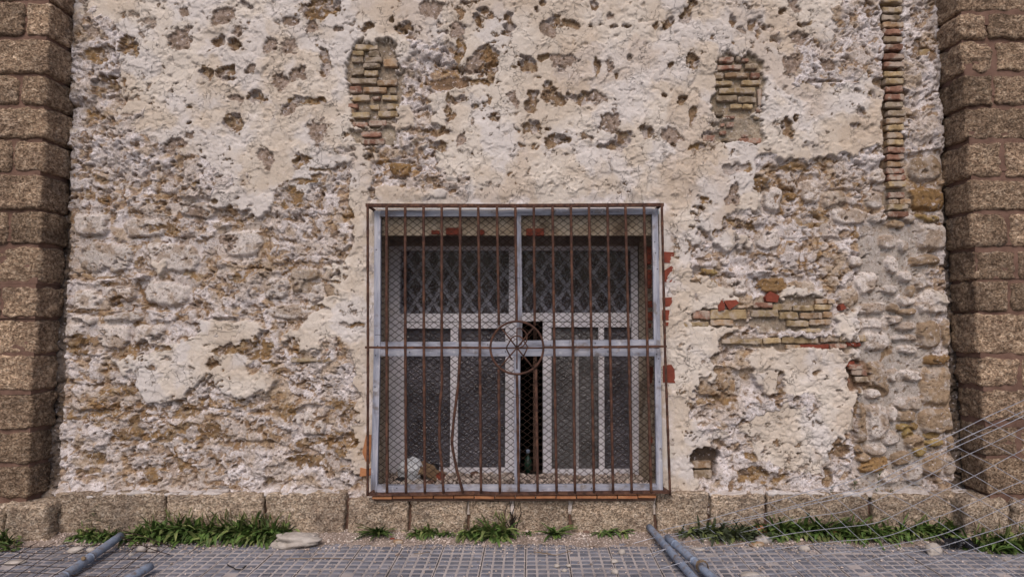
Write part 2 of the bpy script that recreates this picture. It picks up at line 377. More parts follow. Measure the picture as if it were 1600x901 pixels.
# 1. squared stones laid in courses
ys = [-260, -205, -150, -100, -50, 0, 52, 108, 165, 222, 260, 300, 335, 374, 430, 480, 506, 556, 602, 642, 690, 732, 775, 830]
for a, b in zip(ys[:-1], ys[1:]):
    x = 60+rng.uniform(-30, 20)
    while x < 1380 if b > 300 else x < 1500:
        wd = rng.uniform(.9, 2.0)*(b-a) if b-a > 30 else rng.uniform(1.2, 3.2)*(b-a)
        s = win(x+wd/2, (a+b)/2, wd/2, (b-a)/2)
        if s is not None:
            q = q_of(s, x+wd/2, (a+b)/2+rng.uniform(-3, 3), wd/2-1.5, (b-a)/2-1.5, rng.uniform(-.03, .03), 5, .45)
            hh = rng.uniform(-.016, .004)-.03*sm(.80, 1.08, q)
            up = hh > sub[s]; sub[s] = np.where(up, hh, sub[s]); blk[s] = np.where(up, 1-sm(.72, 1.0, q), blk[s]); rnd_[s] = np.where(up, rng.random(), rnd_[s])
        x += wd
sub += .012*(rough-.5)+.006*(fine-.5)-.010*np.clip(rid-.72, 0, 1)*3

expo = E0+.75*(fbm(WX*.7, WY*1.3, 46, 5, 201, .6)-.5)+.25*(rough-.5)
mort = -.030+.050*sm(.62, .18, expo)+.009*(rough-.5)+.005*(fine-.5)
mort += .008*sm(.48, .50, fbm(WX, WY, 26, 4, 221))+.007*sm(.50, .525, fbm(WX+90, WY, 13, 4, 231))+.005*sm(.50, .53, fbm(WX+40, WY, 7, 3, 241))   # flaking skins
mort -= .010*sm(.30, .12, w1)*sm(.5, .8, wc)
crev = sm(.86, .95, ridged(PXg+16*n1+9*n3, (PYg+12*n4)*1.9, 46, 4, 251))*sm(.40, .60, fbm(PXg, PYg, 45, 3, 261)+.3*(E0-.3))
cav = sm(.66, .76, fbm(PXg+8*n3, (PYg+8*n4)*1.3, 8, 4, 271, .6)+.12*(expo-.5))
h = np.maximum(sub, mort); h = h-.034*sm(.3, .8, crev)-.020*cav; ismort = sm(-.002, .004, mort-sub)

# colours (true surface colours: ochre calcarenite, white lime, grey-pink old mortar, cream render)
def C(*c): return np.array(c, np.float32)
def lerp(A, B, t): return A+(B-A)*t[..., None]
t_ = fbm(PXg, PYg, 22, 4, 301)
stone = lerp(C(.24, .14, .065)*np.ones(X.shape+(1,), np.float32), C(.42, .285, .155), sm(.3, .7, t_))
stone = lerp(stone, C(.115, .075, .045), sm(.60, .78, fbm(PXg, PYg*2.2, 14, 3, 321)))
stone = lerp(stone, C(.34, .20, .08), .6*sm(.62, .72, fbm(PXg, PYg, 40, 3, 341)))
lime = lerp(C(.60, .545, .53)*np.ones(X.shape+(1,), np.float32), C(.78, .73, .74), sm(.35, .65, fbm(PXg, PYg, 11, 4, 361)))
lime = lerp(lime, C(.52, .43, .35), .5*sm(.53, .66, fbm(WX, WY, 48, 4, 381)))
lime = lerp(lime, C(.45, .34, .23), .7*sm(.60, .72, fbm(WX+50, WY, 30, 4, 401)))
face_lime = sm(.38, .54, fbm(WX+20, WY-33, 26, 5, 421, .6)+.20*blk-.28*(E0-.45))
col_ = lerp(stone, lime, face_lime*.9)
col_ = lerp(col_, lime, ismort)
stn = sm(.575, .615, fbm(WX+7, WY*1.5, 17, 5, 451, .65)+.20*(expo-.5)); col_ = lerp(col_, lerp(C(.24, .14, .065)*np.ones_like(col_), C(.42, .28, .15), sm(.4, .6, fine)), stn*.75)
h -= .006*stn

# 2. single stones of the rubble band and loose courses (x, y, rx, ry, tone)
band = sm(1338, 1350, WX)*sm(1470, 1440, WX)*sm(330, 372, PYg)
h = np.where(band > .5, np.minimum(h, -.028+.006*rough), h)
col_ = lerp(col_, C(.46, .42, .39)*np.ones_like(col_), band*.9)
def z(l, k, ox, oy): return [(ox+a[0]/k, oy+a[1]/k, a[2]/k, a[3]/k)+tuple(a[4:]) for a in l]
stones = z([(310,395,80,60,'w'),(455,380,60,55,'w'),(475,205,45,55,'w'),(335,500,50,28,'w'),(445,490,60,30,'w'),(265,485,30,18,'w'),(185,530,50,18,'y'),
 (310,590,70,45,'w'),(900,575,55,50,'w'),(1195,370,75,65,'w'),(1140,575,35,45,'w'),(1200,665,80,55,'w'),(820,640,50,45,'p'),(615,610,60,50,'p'),(940,205,45,50,'w'),
 (950,100,35,40,'w'),(920,690,75,25,'w'),(1080,655,50,22,'w'),(1065,545,40,25,'w'),(1020,740,50,20,'w'),(920,770,70,40,'w'),(650,170,50,60,'w'),(760,205,60,40,'p'),
 (830,280,90,40,'w'),(1160,60,80,60,'b'),(1090,295,30,20,'w'),(950,290,45,22,'w'),(1035,315,40,18,'b'),(1165,475,70,25,'b'),(1165,200,100,55,'o'),(480,590,80,35,'o'),
 (210,580,22,20,'y'),(1180,285,60,15,'y'),(1000,610,35,20,'w'),(1095,610,22,30,'b'),(850,480,40,25,'w'),(560,190,30,20,'o'),(1020,690,30,15,'b'),(1000,390,45,30,'w'),(1065,410,25,30,'w'),(1010,500,30,40,'w'),(1085,705,45,14,'b')], 2.857, 1040, 240)
stones += z([(215,335,95,65,'b'),(400,340,95,55,'w'),(930,320,60,80,'b'),(930,150,60,50,'w'),(1055,135,60,15,'w'),(1065,185,50,18,'w'),(1160,120,50,60,'b'),(1200,350,75,90,'b'),
 (1090,300,50,28,'w'),(1010,300,25,28,'w'),(1050,425,45,28,'w'),(1105,425,25,30,'b'),(1065,475,60,25,'b'),(1050,525,40,18,'y'),(1100,520,25,20,'y'),(1065,555,30,25,'y'),
 (1100,595,50,35,'b'),(1120,630,30,30,'y'),(925,625,55,28,'w'),(850,625,20,35,'b'),(930,510,60,80,'w'),(860,510,35,90,'b'),(910,690,75,38,'o'),(1040,665,50,32,'b'),
 (870,660,30,18,'b'),(1085,735,60,35,'w'),(990,745,50,30,'w'),(1180,560,40,15,'y'),(1190,595,45,18,'y'),(1185,690,45,50,'b'),(1260,700,30,40,'b'),(1200,500,75,60,'b'),
 (1200,230,60,25,'o'),(1245,110,35,70,'b'),(990,575,30,35,'w'),(1000,470,20,35,'w'),(1270,600,30,40,'b'),(160,210,55,42,'t'),(915,380,40,30,'w'),(1060,85,45,15,'w')], 2.816, 1040, 480)
stones += [(161,402,50,27,'w'),(270,402,46,25,'w'),(187,458,29,18,'w'),(258,458,36,21,'w'),(225,356,35,16,'w'),(142,350,32,20,'w'),(310,325,36,14,'w'),(376,378,36,22,'w'),(135,470,22,22,'w'),
 (190,497,34,9,'w'),(128,500,24,8,'w'),(115,523,19,20,'w'),(176,525,30,21,'w'),(232,524,26,19,'w'),(626,265,19,13,'o'),(478,438,30,24,'p'),(430,450,20,18,'w'),(505,462,30,22,'w'),(350,520,30,20,'w'),
 (455,487,38,14,'w'),(525,440,22,26,'p'),(490,660,20,22,'w'),(465,655,10,10,'w'),(582,755,0,0,'w')][:-1]
tone = {'w': (.68, .62, .585), 'b': (.37, .275, .19), 'o': (.31, .195, .09), 'y': (.34, .25, .11), 'p': (.50, .42, .35), 't': (.27, .16, .09)}
for (x, y, rx, ry, t) in stones:
    s = win(x, y, rx, ry)
    if s is None: continue
    n_ = 3.6 if max(rx, ry) > 18 else 2.4
    q = q_of(s, x, y, rx*1.03, ry*1.03, rng.uniform(-.12, .12), n_, .42)
    top = rng.uniform(.002, .016)
    hh = top-.045*sm(.62, 1.05, q)**1.3+.012*(rough[s]-.5)+.006*(fine[s]-.5)
    up = (hh > h[s]-.004) & (q < 1.02)
    h[s] = np.where(up, hh, np.where(q < 1.22, np.minimum(h[s], -.020+.02*(q-1.02)), h[s]))
    base = C(*tone[t])*(.85+.3*rng.random())
    dirt = sm(.5, .66, fbm(WX[s]+x, WY[s], 16, 4, 441))
    cc = lerp(np.ones(h[s].shape+(1,), np.float32)*base, C(.27, .17, .085) if t != 'b' else C(.54, .49, .46), dirt*.55)
    k = (up*1.0*sm(1.02, .93, q)).astype(np.float32)
    col_[s] = lerp(col_[s], cc, k)

# 3. render coat on top, broken at its edges
S1 = S0+.62*(fbm(WX, WY*1.15, 60, 5, 501, .58)-.5)
for (x, y, rx, ry) in [(262,600,42,34),(388,600,44,20),(232,118,38,34),(1240,460,18,14),(900,55,90,40),(960,130,90,85),(330,190,80,50),(1060,380,22,90),(566,420,16,150),(1000,292,60,16),(640,305,50,10),(1060,640,18,130),
                       (1230,570,60,40),(570,610,16,110),(1262,470,30,20),(120,420,1,1),(340,160,110,60),(1140,60,30,30),(1240,690,70,45)]:
    s = win(x, y, rx*1.5, ry*1.5, 40)
    if s is not None: S1[s] += .38*sm(1.35, .6, q_of(s, x, y, rx, ry, 0, 3))
smo = sm(.50, .518, S1)*(1-sm(.25, .5, band))
pl = .019+.012*(big-.5)+.004*(rough-.5)
h = np.where(smo > .01, h*(1-smo)+(pl+.16*(h-pl)+.006*sm(0, .012, h-pl))*smo, h)
cream = lerp(C(.53, .455, .385)*np.ones(X.shape+(1,), np.float32), C(.59, .53, .475), sm(.35, .65, fbm(PXg, PYg, 70, 4, 521)))
cream = lerp(cream, C(.58, .545, .54), .7*sm(.50, .66, fbm(WX, WY, 55, 4, 541)))
cream = lerp(cream, C(.46, .365, .285), .5*sm(.58, .70, fbm(WX, WY, 90, 3, 561)))
col_ = lerp(col_, cream, smo)
# second skin of render
s2 = smo*sm(.52, .535, fbm(WX+300, WY, 70, 5, 581)); h += .006*s2+.003*smo*sm(.55, .56, fbm(WX, WY+300, 45, 5, 591))

# 4. holes and scars (x, y, rx, ry, kind): b deep brown, g shallow grey-pink, o ochre stone showing
pits = z([(1100,85,35,28,'g'),(1320,110,60,45,'g'),(1455,45,30,22,'b'),(1075,240,55,60,'g'),(1270,260,35,35,'b'),(1410,205,35,28,'g'),(1385,280,40,30,'b'),(1190,425,35,25,'b'),(1240,450,18,22,'b'),
 (1340,430,50,35,'b'),(1490,410,25,35,'g'),(1385,580,35,25,'g'),(1480,585,30,28,'b'),(1370,715,50,40,'b'),(1115,635,12,10,'b'),(1120,725,15,13,'b'),(1140,800,45,22,'g'),(620,520,70,55,'b'),
 (780,290,60,50,'o'),(560,340,60,40,'o'),(570,690,60,20,'o'),(620,300,70,15,'b'),(1030,860,60,40,'g')], 3.755, 0, 0)
pits += z([(385,60,115,60,'o'),(215,130,40,28,'g'),(335,165,40,35,'g'),(490,175,35,22,'g'),(75,275,38,38,'g'),(190,290,50,50,'g'),(395,380,25,80,'b'),(140,480,40,40,'g'),(260,455,50,35,'g'),(20,590,35,30,'b'),
 (300,610,120,20,'o'),(210,640,45,25,'g'),(370,780,50,60,'g'),(1055,55,50,35,'g'),(1165,180,50,48,'g'),(1100,190,12,15,'b'),(1180,300,30,70,'o'),(890,170,50,30,'b'),(1370,320,65,40,'o'),
 (1480,155,25,60,'b'),(1190,480,180,22,'o'),(1390,410,40,35,'b'),(1180,600,60,20,'b'),(1050,770,100,18,'b'),(1390,680,35,30,'b'),(1215,820,35,40,'g'),(1080,850,60,30,'b'),(1290,630,20,12,'b'),
 (1300,120,15,35,'b'),(815,120,14,14,'b'),(655,160,32,30,'b'),(1280,360,60,45,'g'),(1130,640,14,90,'b'),(1250,25,30,12,'b'),(1340,70,25,15,'b')], 3.755, 400, 0)
pits += z([(225,170,45,45,'g'),(270,125,40,25,'b'),(350,150,45,20,'b'),(570,105,22,15,'g'),(585,160,20,12,'b'),(665,165,30,10,'b'),(150,60,12,15,'b'),(185,15,20,18,'b'),(445,150,10,10,'b'),(505,150,8,8,'b'),
 (835,160,12,12,'b'),(930,150,40,20,'b'),(1050,60,30,80,'b'),(90,400,60,50,'b'),(60,345,30,15,'b'),(180,360,30,30,'b'),(300,360,65,45,'g'),(300,410,20,20,'b'),(490,390,25,45,'b'),(580,390,20,35,'g'),
 (680,352,12,12,'b'),(1045,370,25,45,'b'),(880,570,14,12,'b'),(990,595,18,25,'b'),(1055,690,18,55,'b'),(200,510,30,20,'b'),(250,580,65,45,'b'),(120,610,30,45,'b'),(400,580,65,40,'b'),(500,560,45,45,'g'),
 (120,750,60,35,'b'),(575,730,50,50,'g'),(640,820,40,40,'b'),(800,780,65,35,'b'),(950,790,50,40,'g'),(240,830,60,45,'b'),(20,590,25,50,'g'),(590,870,50,30,'b'),(930,850,15,15,'b'),(1080,880,50,20,'o'),
 (330,820,10,12,'b'),(605,455,10,15,'b'),(925,395,12,12,'b'),(1280,120,15,40,'b'),(1400,150,25,40,'b'),(480,40,15,25,'b'),(1150,820,50,30,'b')], 3.755, 800, 0)
pits += z([(160,45,40,35,'g'),(75,75,25,18,'b'),(200,150,50,20,'b'),(170,230,45,40,'g'),(130,380,55,50,'g'),(345,380,45,40,'g'),(260,490,50,12,'b'),(390,490,50,10,'b'),(120,740,40,50,'b'),(650,500,30,30,'b'),
 (530,660,25,25,'b'),(840,680,35,20,'b'),(500,740,30,12,'b'),(600,60,20,50,'b'),(905,285,40,55,'b'),(860,560,20,20,'b'),(590,560,40,15,'o'),(1010,350,25,20,'b')], 3.755, 1200, 0)
pits += z([(1000,50,35,45,'g'),(610,350,40,30,'o'),(495,330,30,35,'b'),(630,400,30,20,'b'),(770,250,20,20,'b'),(640,235,90,12,'b'),(860,240,20,20,'b'),(1000,190,30,30,'g'),(900,170,20,10,'b'),
 (930,365,80,15,'b'),(1170,250,30,20,'o'),(1320,590,40,40,'g'),(1155,420,40,50,'g'),(1380,420,60,40,'b'),(1280,350,15,15,'b'),(1000,515,40,30,'o'),(900,520,60,20,'o'),(1120,780,40,25,'o'),
 (650,840,60,20,'o'),(800,700,30,30,'b'),(640,795,95,7,'b'),(760,390,8,50,'b'),(930,445,60,8,'b'),(560,565,110,7,'b'),(1400,790,60,25,'o'),(1210,690,25,20,'b'),(820,860,10,40,'b')], 3.755, 0, 220)
pits += z([(465,415,70,25,'o'),(320,515,100,15,'o'),(510,515,65,12,'o'),(510,585,65,45,'o'),(700,592,95,30,'o'),(820,590,20,30,'o'),(300,240,55,35,'o'),(450,270,40,20,'b'),(530,260,30,30,'o'),(350,740,40,12,'b'),
 (385,690,25,15,'o'),(680,720,40,20,'o'),(825,720,25,15,'b'),(590,760,40,30,'o'),(730,510,40,25,'o'),(900,630,50,12,'b'),(880,270,45,15,'o'),(960,260,30,30,'o'),(840,320,15,15,'b'),(620,620,20,12,'b'),
 (400,555,30,8,'b'),(640,255,35,12,'o'),(470,80,50,18,'o'),(700,165,90,6,'b'),(330,110,60,8,'o'),(950,470,50,20,'o'),(780,640,12,20,'b')], 2.503, 0, 440)
pits += z([(440,290,60,40,'o'),(300,270,50,15,'b'),(200,280,30,30,'o'),(300,420,50,20,'o'),(430,410,60,40,'o'),(420,500,60,45,'o'),(300,510,90,22,'o'),(110,585,30,20,'b'),(70,20,70,25,'o'),(155,290,12,15,'b'),
 (90,370,15,15,'b'),(20,260,15,12,'b'),(360,300,10,50,'b'),(230,470,40,8,'b'),(120,75,40,10,'o')], 2.81, 380, 540)
pits += z([(50,30,30,30,'g'),(210,40,40,25,'o'),(205,125,50,10,'o'),(140,195,45,45,'o'),(270,105,20,10,'b'),(110,590,20,12,'o'),(330,350,20,20,'g'),(20,850,60,40,'o'),(10,460,20,20,'b'),(50,350,50,10,'b'),
 (330,75,70,10,'b'),(290,680,50,8,'b'),(110,490,40,8,'b'),(205,260,14,20,'b'),(370,450,20,8,'b'),(100,770,40,7,'b'),(430,745,50,10,'o'),(300,560,60,7,'b')], 2.81, 400, 240)
pits += z([(165,215,30,20,'o'),(150,245,25,10,'b'),(300,190,35,35,'g'),(300,310,50,22,'o'),(230,345,25,18,'o'),(390,320,30,20,'o'),(680,285,50,30,'o'),(610,290,30,15,'o'),(710,475,40,14,'o'),(400,450,90,7,'b'),
 (600,520,60,8,'b'),(330,80,60,20,'o'),(600,60,60,25,'o'),(420,130,30,40,'o'),(850,130,60,15,'o'),(550,60,30,30,'o')], 2.857, 1040, 240)
pits += z([(200,390,90,12,'b'),(250,410,60,10,'o'),(400,745,80,30,'o'),(370,660,25,12,'o'),(770,630,40,35,'b'),(710,735,18,38,'b'),(505,350,14,50,'b'),(160,410,25,10,'o'),(970,220,15,28,'b'),(425,635,8,8,'b'),
 (570,400,15,12,'b'),(650,285,15,10,'b'),(840,480,12,110,'b'),(500,740,30,15,'o'),(350,500,30,8,'b')], 2.816, 1040, 480)
deep = {'b': .026, 'g': .004, 'o': .014}
pn = fbm(PXg, PYg*1.2, 11, 5, 641, .72)-.5
for (x, y, rx, ry, k) in pits:
    s = win(x, y, rx*1.3, ry*1.3)
    if s is None: continue
    q = q_of(s, x, y, rx*1.12, ry*1.12, rng.uniform(-.3, .3) if rx < 3*ry and ry < 3*rx else 0, 2.2, 1.0 if min(rx, ry) > 5 else .6)
    q = q*1.02+1.5*pn[s]+.3*(rough[s]-.5)
    dd = deep[k]*min(1.0, .45+min(rx, ry)/16)
    m_ = sm(1.02, .74 if k != 'g' else .92, q)
    inner = h[s]*.55-dd*(.55+.9*(rough[s]-.35))
    if k == 'o' and ry > 8: inner += .016*(fbm(WX[s]*.25, WY[s], 7, 3, 651)-.5)            # bedding of the bare stone
    h[s] = h[s]*(1-m_)+np.minimum(h[s], inner)*m_
    cc = {'b': C(.27, .185, .12), 'g': C(.39, .31, .265), 'o': C(.31, .20, .10)}[k]*np.ones(h[s].shape+(1,), np.float32)
    cc = lerp(cc, C(.36, .27, .18) if k != 'g' else C(.25, .19, .15), sm(.45, .65, fine[s]))
    if k != 'g': cc = lerp(cc, C(.54, .49, .48), .8*sm(.52, .60, fbm(WX[s], WY[s], 11, 3, 601)))
    if k == 'o': cc = lerp(cc, C(.16, .10, .055), .8*sm(.55, .66, fbm(WX[s]*.3, WY[s], 6, 3, 661)))
    col_[s] = lerp(col_[s], cc, sm(1.06, .96, q)); smo[s] = smo[s]*(1-sm(1.1, .9, q))
edge_ = np.maximum(np.maximum(OPEN[0]-PXg, PXg-OPEN[1]), np.maximum(OPEN[2]-PYg, PYg-OPEN[3]))
# clusters of irregular losses of every size
cm_ = sm(.50, .62, fbm(PXg, PYg, 95, 3, 671)); vv = fbm(PXg+14*n3, (PYg+12*n4)*1.25, 15, 5, 681, .66)
l_ = sm(.645, .675, vv+.065*cm_-.03-.035*smo-.075*sm(.62, .95, S0)-.06*sm(.5, .2, E0)*cm_*0-.10*band)*sm(10, 30, edge_); h -= .013*l_*(.4+fine); kk = sm(.45, .55, fbm(PXg, PYg, 38, 2, 691))
col_ = lerp(col_, lerp(C(.42, .335, .28)*np.ones_like(col_), C(.27, .165, .085), kk), l_*.85); smo *= 1-l_
# small random pocks
pk = sm(.20, .10, w1)*sm(.80, .86, wc)*(1-.55*smo)
h -= .014*pk; col_ = lerp(col_, C(.21, .15, .10), pk*.75)
w1b, w2b, wcb = worley(PXg+8*n3, PYg+8*n4, 7.5, 611)
pk2 = sm(.26, .12, w1b)*sm(.72, .8, wcb)*(1-smo)*sm(.3, .5, fbm(PXg, PYg, 60, 3, 621)); h -= .010*pk2; col_ = lerp(col_, C(.24, .17, .11), pk2*.6)

# 5. recesses for the exposed brickwork; flush band round the window
def recess(x0, x1, y0, y1, lev, c, soft=.12):
    s = win((x0+x1)/2, (y0+y1)/2, (x1-x0)/2, (y1-y0)/2)
    q = q_of(s, (x0+x1)/2, (y0+y1)/2, (x1-x0)/2, (y1-y0)/2, 0, 4, .9)+.5*pn[s]*(1 if x1-x0 > 45 else .4)
    m_ = sm(1.04, 1.04-soft, q); lv = lev+.012*(rough[s]-.5)+.006*(fine[s]-.5)
    h[s] = h[s]*(1-m_)+lv*m_; cc = lerp(np.ones(h[s].shape+(1,), np.float32)*C(*c), C(*c)*.7, sm(.45, .6, rough[s])); col_[s] = lerp(col_[s], cc, m_); smo[s] *= (1-m_)
recess(546, 626, 64, 200, -.016, (.40, .33, .26)); recess(548, 622, 198, 228, -.010, (.46, .39, .31))
recess(1112, 1190, 84, 186, -.016, (.40, .33, .25)); recess(1114, 1190, 184, 226, -.008, (.46, .39, .31))
recess(1375, 1409, -60, 290, -.030, (.30, .22, .16), .08); recess(1384, 1420, 286, 345, -.026, (.38, .32, .26))
recess(1170, 1303, 462, 518, -.018, (.42, .35, .28)); recess(1080, 1170, 482, 508, -.016, (.42, .34, .27)); recess(1125, 1350, 526, 546, -.012, (.42, .34, .27))
recess(1079, 1120, 700, 752, -.075, (.20, .15, .12)); recess(1325, 1355, 562, 606, -.03, (.3, .2, .14)); recess(668, 735, 120, 140, -.02, (.3, .2, .13))
edge = np.maximum(np.maximum(OPEN[0]-PXg, PXg-OPEN[1]), np.maximum(OPEN[2]-PYg, PYg-OPEN[3]))
eb = sm(26, 8, edge+10*n1); lv = .012+.010*(rough-.5)*sm(3, 12, edge); h = h*(1-eb)+lv*eb
col_ = lerp(col_, lerp(cream, lime, sm(.5, .62, t_)), eb*.85); smo = np.maximum(smo, eb*.5)
# ragged seams, darker brown and cut back, where the wall meets the piers
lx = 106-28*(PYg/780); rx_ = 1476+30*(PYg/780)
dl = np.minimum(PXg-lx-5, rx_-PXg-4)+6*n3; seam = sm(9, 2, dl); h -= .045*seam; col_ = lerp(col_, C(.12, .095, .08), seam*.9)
ledge = sm(762, 772, PYg+6*n3); h += .02*ledge; col_ = lerp(col_, lime, ledge*.6)
# 1-pass softening of single-sample spikes
h[1:-1, 1:-1] = .6*h[1:-1, 1:-1]+.1*(h[:-2, 1:-1]+h[2:, 1:-1]+h[1:-1, :-2]+h[1:-1, 2:])

co = np.stack([X, -h, Z], -1).reshape(-1, 3)
idx = np.arange(nx*nz).reshape(nz, nx)
quads = np.stack([idx[:-1, :-1], idx[:-1, 1:], idx[1:, 1:], idx[1:, :-1]], -1)
cxp = (PXg[:-1, :-1]+PXg[1:, 1:])/2; cyp = (PYg[:-1, :-1]+PYg[1:, 1:])/2
keep = ~((cxp > OPEN[0]) & (cxp < OPEN[1]) & (cyp > OPEN[2]) & (cyp < OPEN[3]))
quads = quads[keep]
used = np.zeros(nx*nz, bool); used[quads.ravel()] = True
remap = np.cumsum(used)-1; co = co[used]; quads = remap[quads]
me = grid_mesh('rubble_wall', co, quads)
ca = me.color_attributes.new('tint', 'FLOAT_COLOR', 'POINT')
rgba = np.concatenate([np.clip(col_, 0, 1), smo[..., None]], -1).reshape(-1, 4)[used].astype(np.float32)
ca.data.foreach_set('color', rgba.ravel())
wall = link_mesh('rubble_wall', me, MAT['wall'], None, True)
tag(wall, 'old masonry wall with peeling cream render, bare stones and brick patches around the barred window', 'wall')
def hw(px, py):        # relief height of the wall at a photo pixel
    p = P(px, py); i = min(nx-1, max(0, int((p.x-XA)/ST))); j = min(nz-1, max(0, int((p.z-ZA)/ST))); return float(h[j, i])

# splayed plaster reveal of the window (sides, soffit, inner sill)
RD = .42
def sheet(name, A, B, C_, D_, n, m, amp, mat, parent, seed=0, axis=1):
    A, B, C_, D_ = map(lambda q: np.array(q, np.float32), (A, B, C_, D_))
    u = np.linspace(0, 1, n)[:, None, None]; v = np.linspace(0, 1, m)[None, :, None]
    p = ((A*(1-u)+B*u)*(1-v)+(D_*(1-u)+C_*u)*v).reshape(-1, 3).astype(np.float32)
    nn = np.cross(B-A, D_-A); nn /= np.linalg.norm(nn)
    d = (fbm3(p, .09, 4, seed)-.5)*amp; ed = (np.ones((n, m, 1))*np.minimum(1, np.minimum(v, 1-v)*8)).reshape(-1)
    p = p+nn*(d*ed)[:, None]
    ii = np.arange(n*m).reshape(n, m); f = np.stack([ii[:-1, :-1], ii[1:, :-1], ii[1:, 1:], ii[:-1, 1:]], -1).reshape(-1, 4)
    return link_mesh(name, grid_mesh(name, p, f), mat, parent, True)
def corner(x, y, Y=0.0): return tuple(P(x, y, Y))
o0 = [P(OPEN[0]+.5, OPEN[2]+.5), P(OPEN[1]-.5, OPEN[2]+.5), P(OPEN[1]-.5, OPEN[3]-.5), P(OPEN[0]+.5, OPEN[3]-.5)]   # tl tr br bl
for q in o0: q.y = -.012
i0 = [P(608, 369, RD), P(998, 369, RD), P(998, 745, RD), P(608, 745, RD)]
m0 = [P(590, 368, .03), P(1029, 368, .03)]
sheet('window_soffit', o0[0], o0[1], m0[1], m0[0], 200, 40, .012, MAT['reveal'], wall, 3)
sheet('window_soffit', m0[0], m0[1], i0[1]+Vector((0, 0, .03)), i0[0]+Vector((0, 0, .03)), 200, 40, .012, MAT['greymortar'], wall, 13)
sheet('reveal_side', o0[3], o0[0], i0[0], i0[3], 180, 60, .03, MAT['reveal'], wall, 5)
sheet('reveal_side', o0[1], o0[2], i0[2], i0[1], 180, 60, .03, MAT['reveal'], wall, 7)
sheet('inner_sill', o0[2], o0[3], i0[3], i0[2], 200, 60, .03, MAT['dirt'], wall, 9)
# rough dark lintel strip over the sashes
LY = RD-.02
mb = MB(); a = P(606, 366, LY); b_ = P(1000, 384, LY); mb.box(a.x, b_.x, LY, LY+.2, b_.z, a.z+.02, 0, .004); mb.build('lintel', MAT['greymortar'], wall)
# red tile scraps pressed into the reveal
mb = MB()
for (x0, y0, x1, y1) in [(674,360,687,366),(697,356,722,367),(745,359,757,367),(822,357,850,368)]:
    a = P(x0, y0, .02); b_ = P(x1, y1, .02); mb.box(a.x, b_.x, .012, .06, b_.z, a.z, 0, .004)
mb.build('tile_scrap', MAT['redtile'], wall)
mb = MB()
for (x0, y0, x1, y1) in [(1010,386,1019,413),(1011,422,1021,450),(1012,470,1018,480),(1012,487,1019,500),(1014,505,1021,512),(1013,572,1021,597),(1015,680,1020,690)]:
    a = P(x0, y0, .16); b_ = P(x1, y1, .16); mb.box(a.x-.004, b_.x+.09, .12, .20, b_.z, a.z, 0, .003)
mb.build('tile_scrap', MAT['redtile'], wall)

def brick(mb, x0, y0, x1, y1, mi, proud=.0, depth=.10, rr=None):
    rr = rr or rng
    a = P(x0, y0); b_ = P(x1, y1); Yf = -.004-proud-rr.uniform(0, .010)
    bm = bmesh.new(); bmesh.ops.create_cube(bm, size=1)
    for q in bm.verts: q.co = Vector(((a.x+b_.x)/2+q.co.x*(b_.x-a.x), Yf+depth/2+q.co.y*depth, (a.z+b_.z)/2+q.co.z*(a.z-b_.z)))
    for e in list(bm.edges):
        pass
    bmesh.ops.bevel(bm, geom=list(bm.edges), offset=min(.0045, (a.z-b_.z)*.2), segments=1, affect='EDGES')
    bmesh.ops.subdivide_edges(bm, edges=[e for e in bm.edges if abs(e.verts[0].co.x-e.verts[1].co.x) > .02], cuts=5)
    bm.verts.index_update()
    c = Vector(((a.x+b_.x)/2, Yf+.03, (a.z+b_.z)/2)); rot = Matrix.Rotation(rr.uniform(-.03, .03), 3, 'Y') @ Matrix.Rotation(rr.uniform(-.04, .04), 3, 'Z')
    arr = np.array([q.co for q in bm.verts], np.float32); sd_ = rr.randrange(9999)
    d = np.stack([fbm3(arr+i*3.1, .022, 3, sd_)-.5 for i in range(3)], -1)*np.array([.016, .016, .013])
    v = [c+rot@(Vector(arr[q.index]+d[q.index])-c) for q in bm.verts]
    mb.add(v, [[q.index for q in f.verts] for f in bm.faces], mi); bm.free()
BM = [MAT['by'], MAT['bo'], MAT['br'], MAT['bg'], MAT['redtile']]
def patch(name, lst, k, ox, oy, label, proud=0.0):
    mb = MB(); r = random.Random(hash(len(lst)) + 7)
    for (a, b, c, d, m) in lst: brick(mb, ox+a/k, oy+b/k, ox+c/k, oy+d/k, 'yordgt'.index(m) if m in 'y' else {'o': 1, 'r': 2, 'g': 3, 't': 4}[m], proud, rr=r)
    o = mb.build(name, BM, wall); o['label'] = label; return o
patch('brick_infill', [(585,265,715,298,'y'),(568,305,635,332,'y'),(665,305,730,340,'g'),(565,335,628,370,'g'),(645,342,745,372,'g'),(750,350,835,395,'o'),(632,376,730,405,'g'),(560,415,635,445,'g'),(640,418,720,450,'y'),
 (545,462,712,495,'g'),(715,475,830,506,'o'),(555,512,622,550,'r'),(632,515,768,545,'o'),(785,518,825,550,'g'),(552,562,668,595,'y'),(685,570,730,588,'r'),(742,563,832,590,'y'),(545,612,602,640,'r'),(670,618,725,645,'y'),(772,614,838,645,'y'),
 (545,664,668,695,'y'),(718,655,838,690,'y'),(570,720,660,748,'r'),(664,710,768,742,'r'),(620,775,735,806,'r'),(640,822,758,850,'r'),(606,815,640,848,'g')], 3.755, 400, 0, 'blocked niche of thin yellow and brown bricks, upper left of the window', .004)
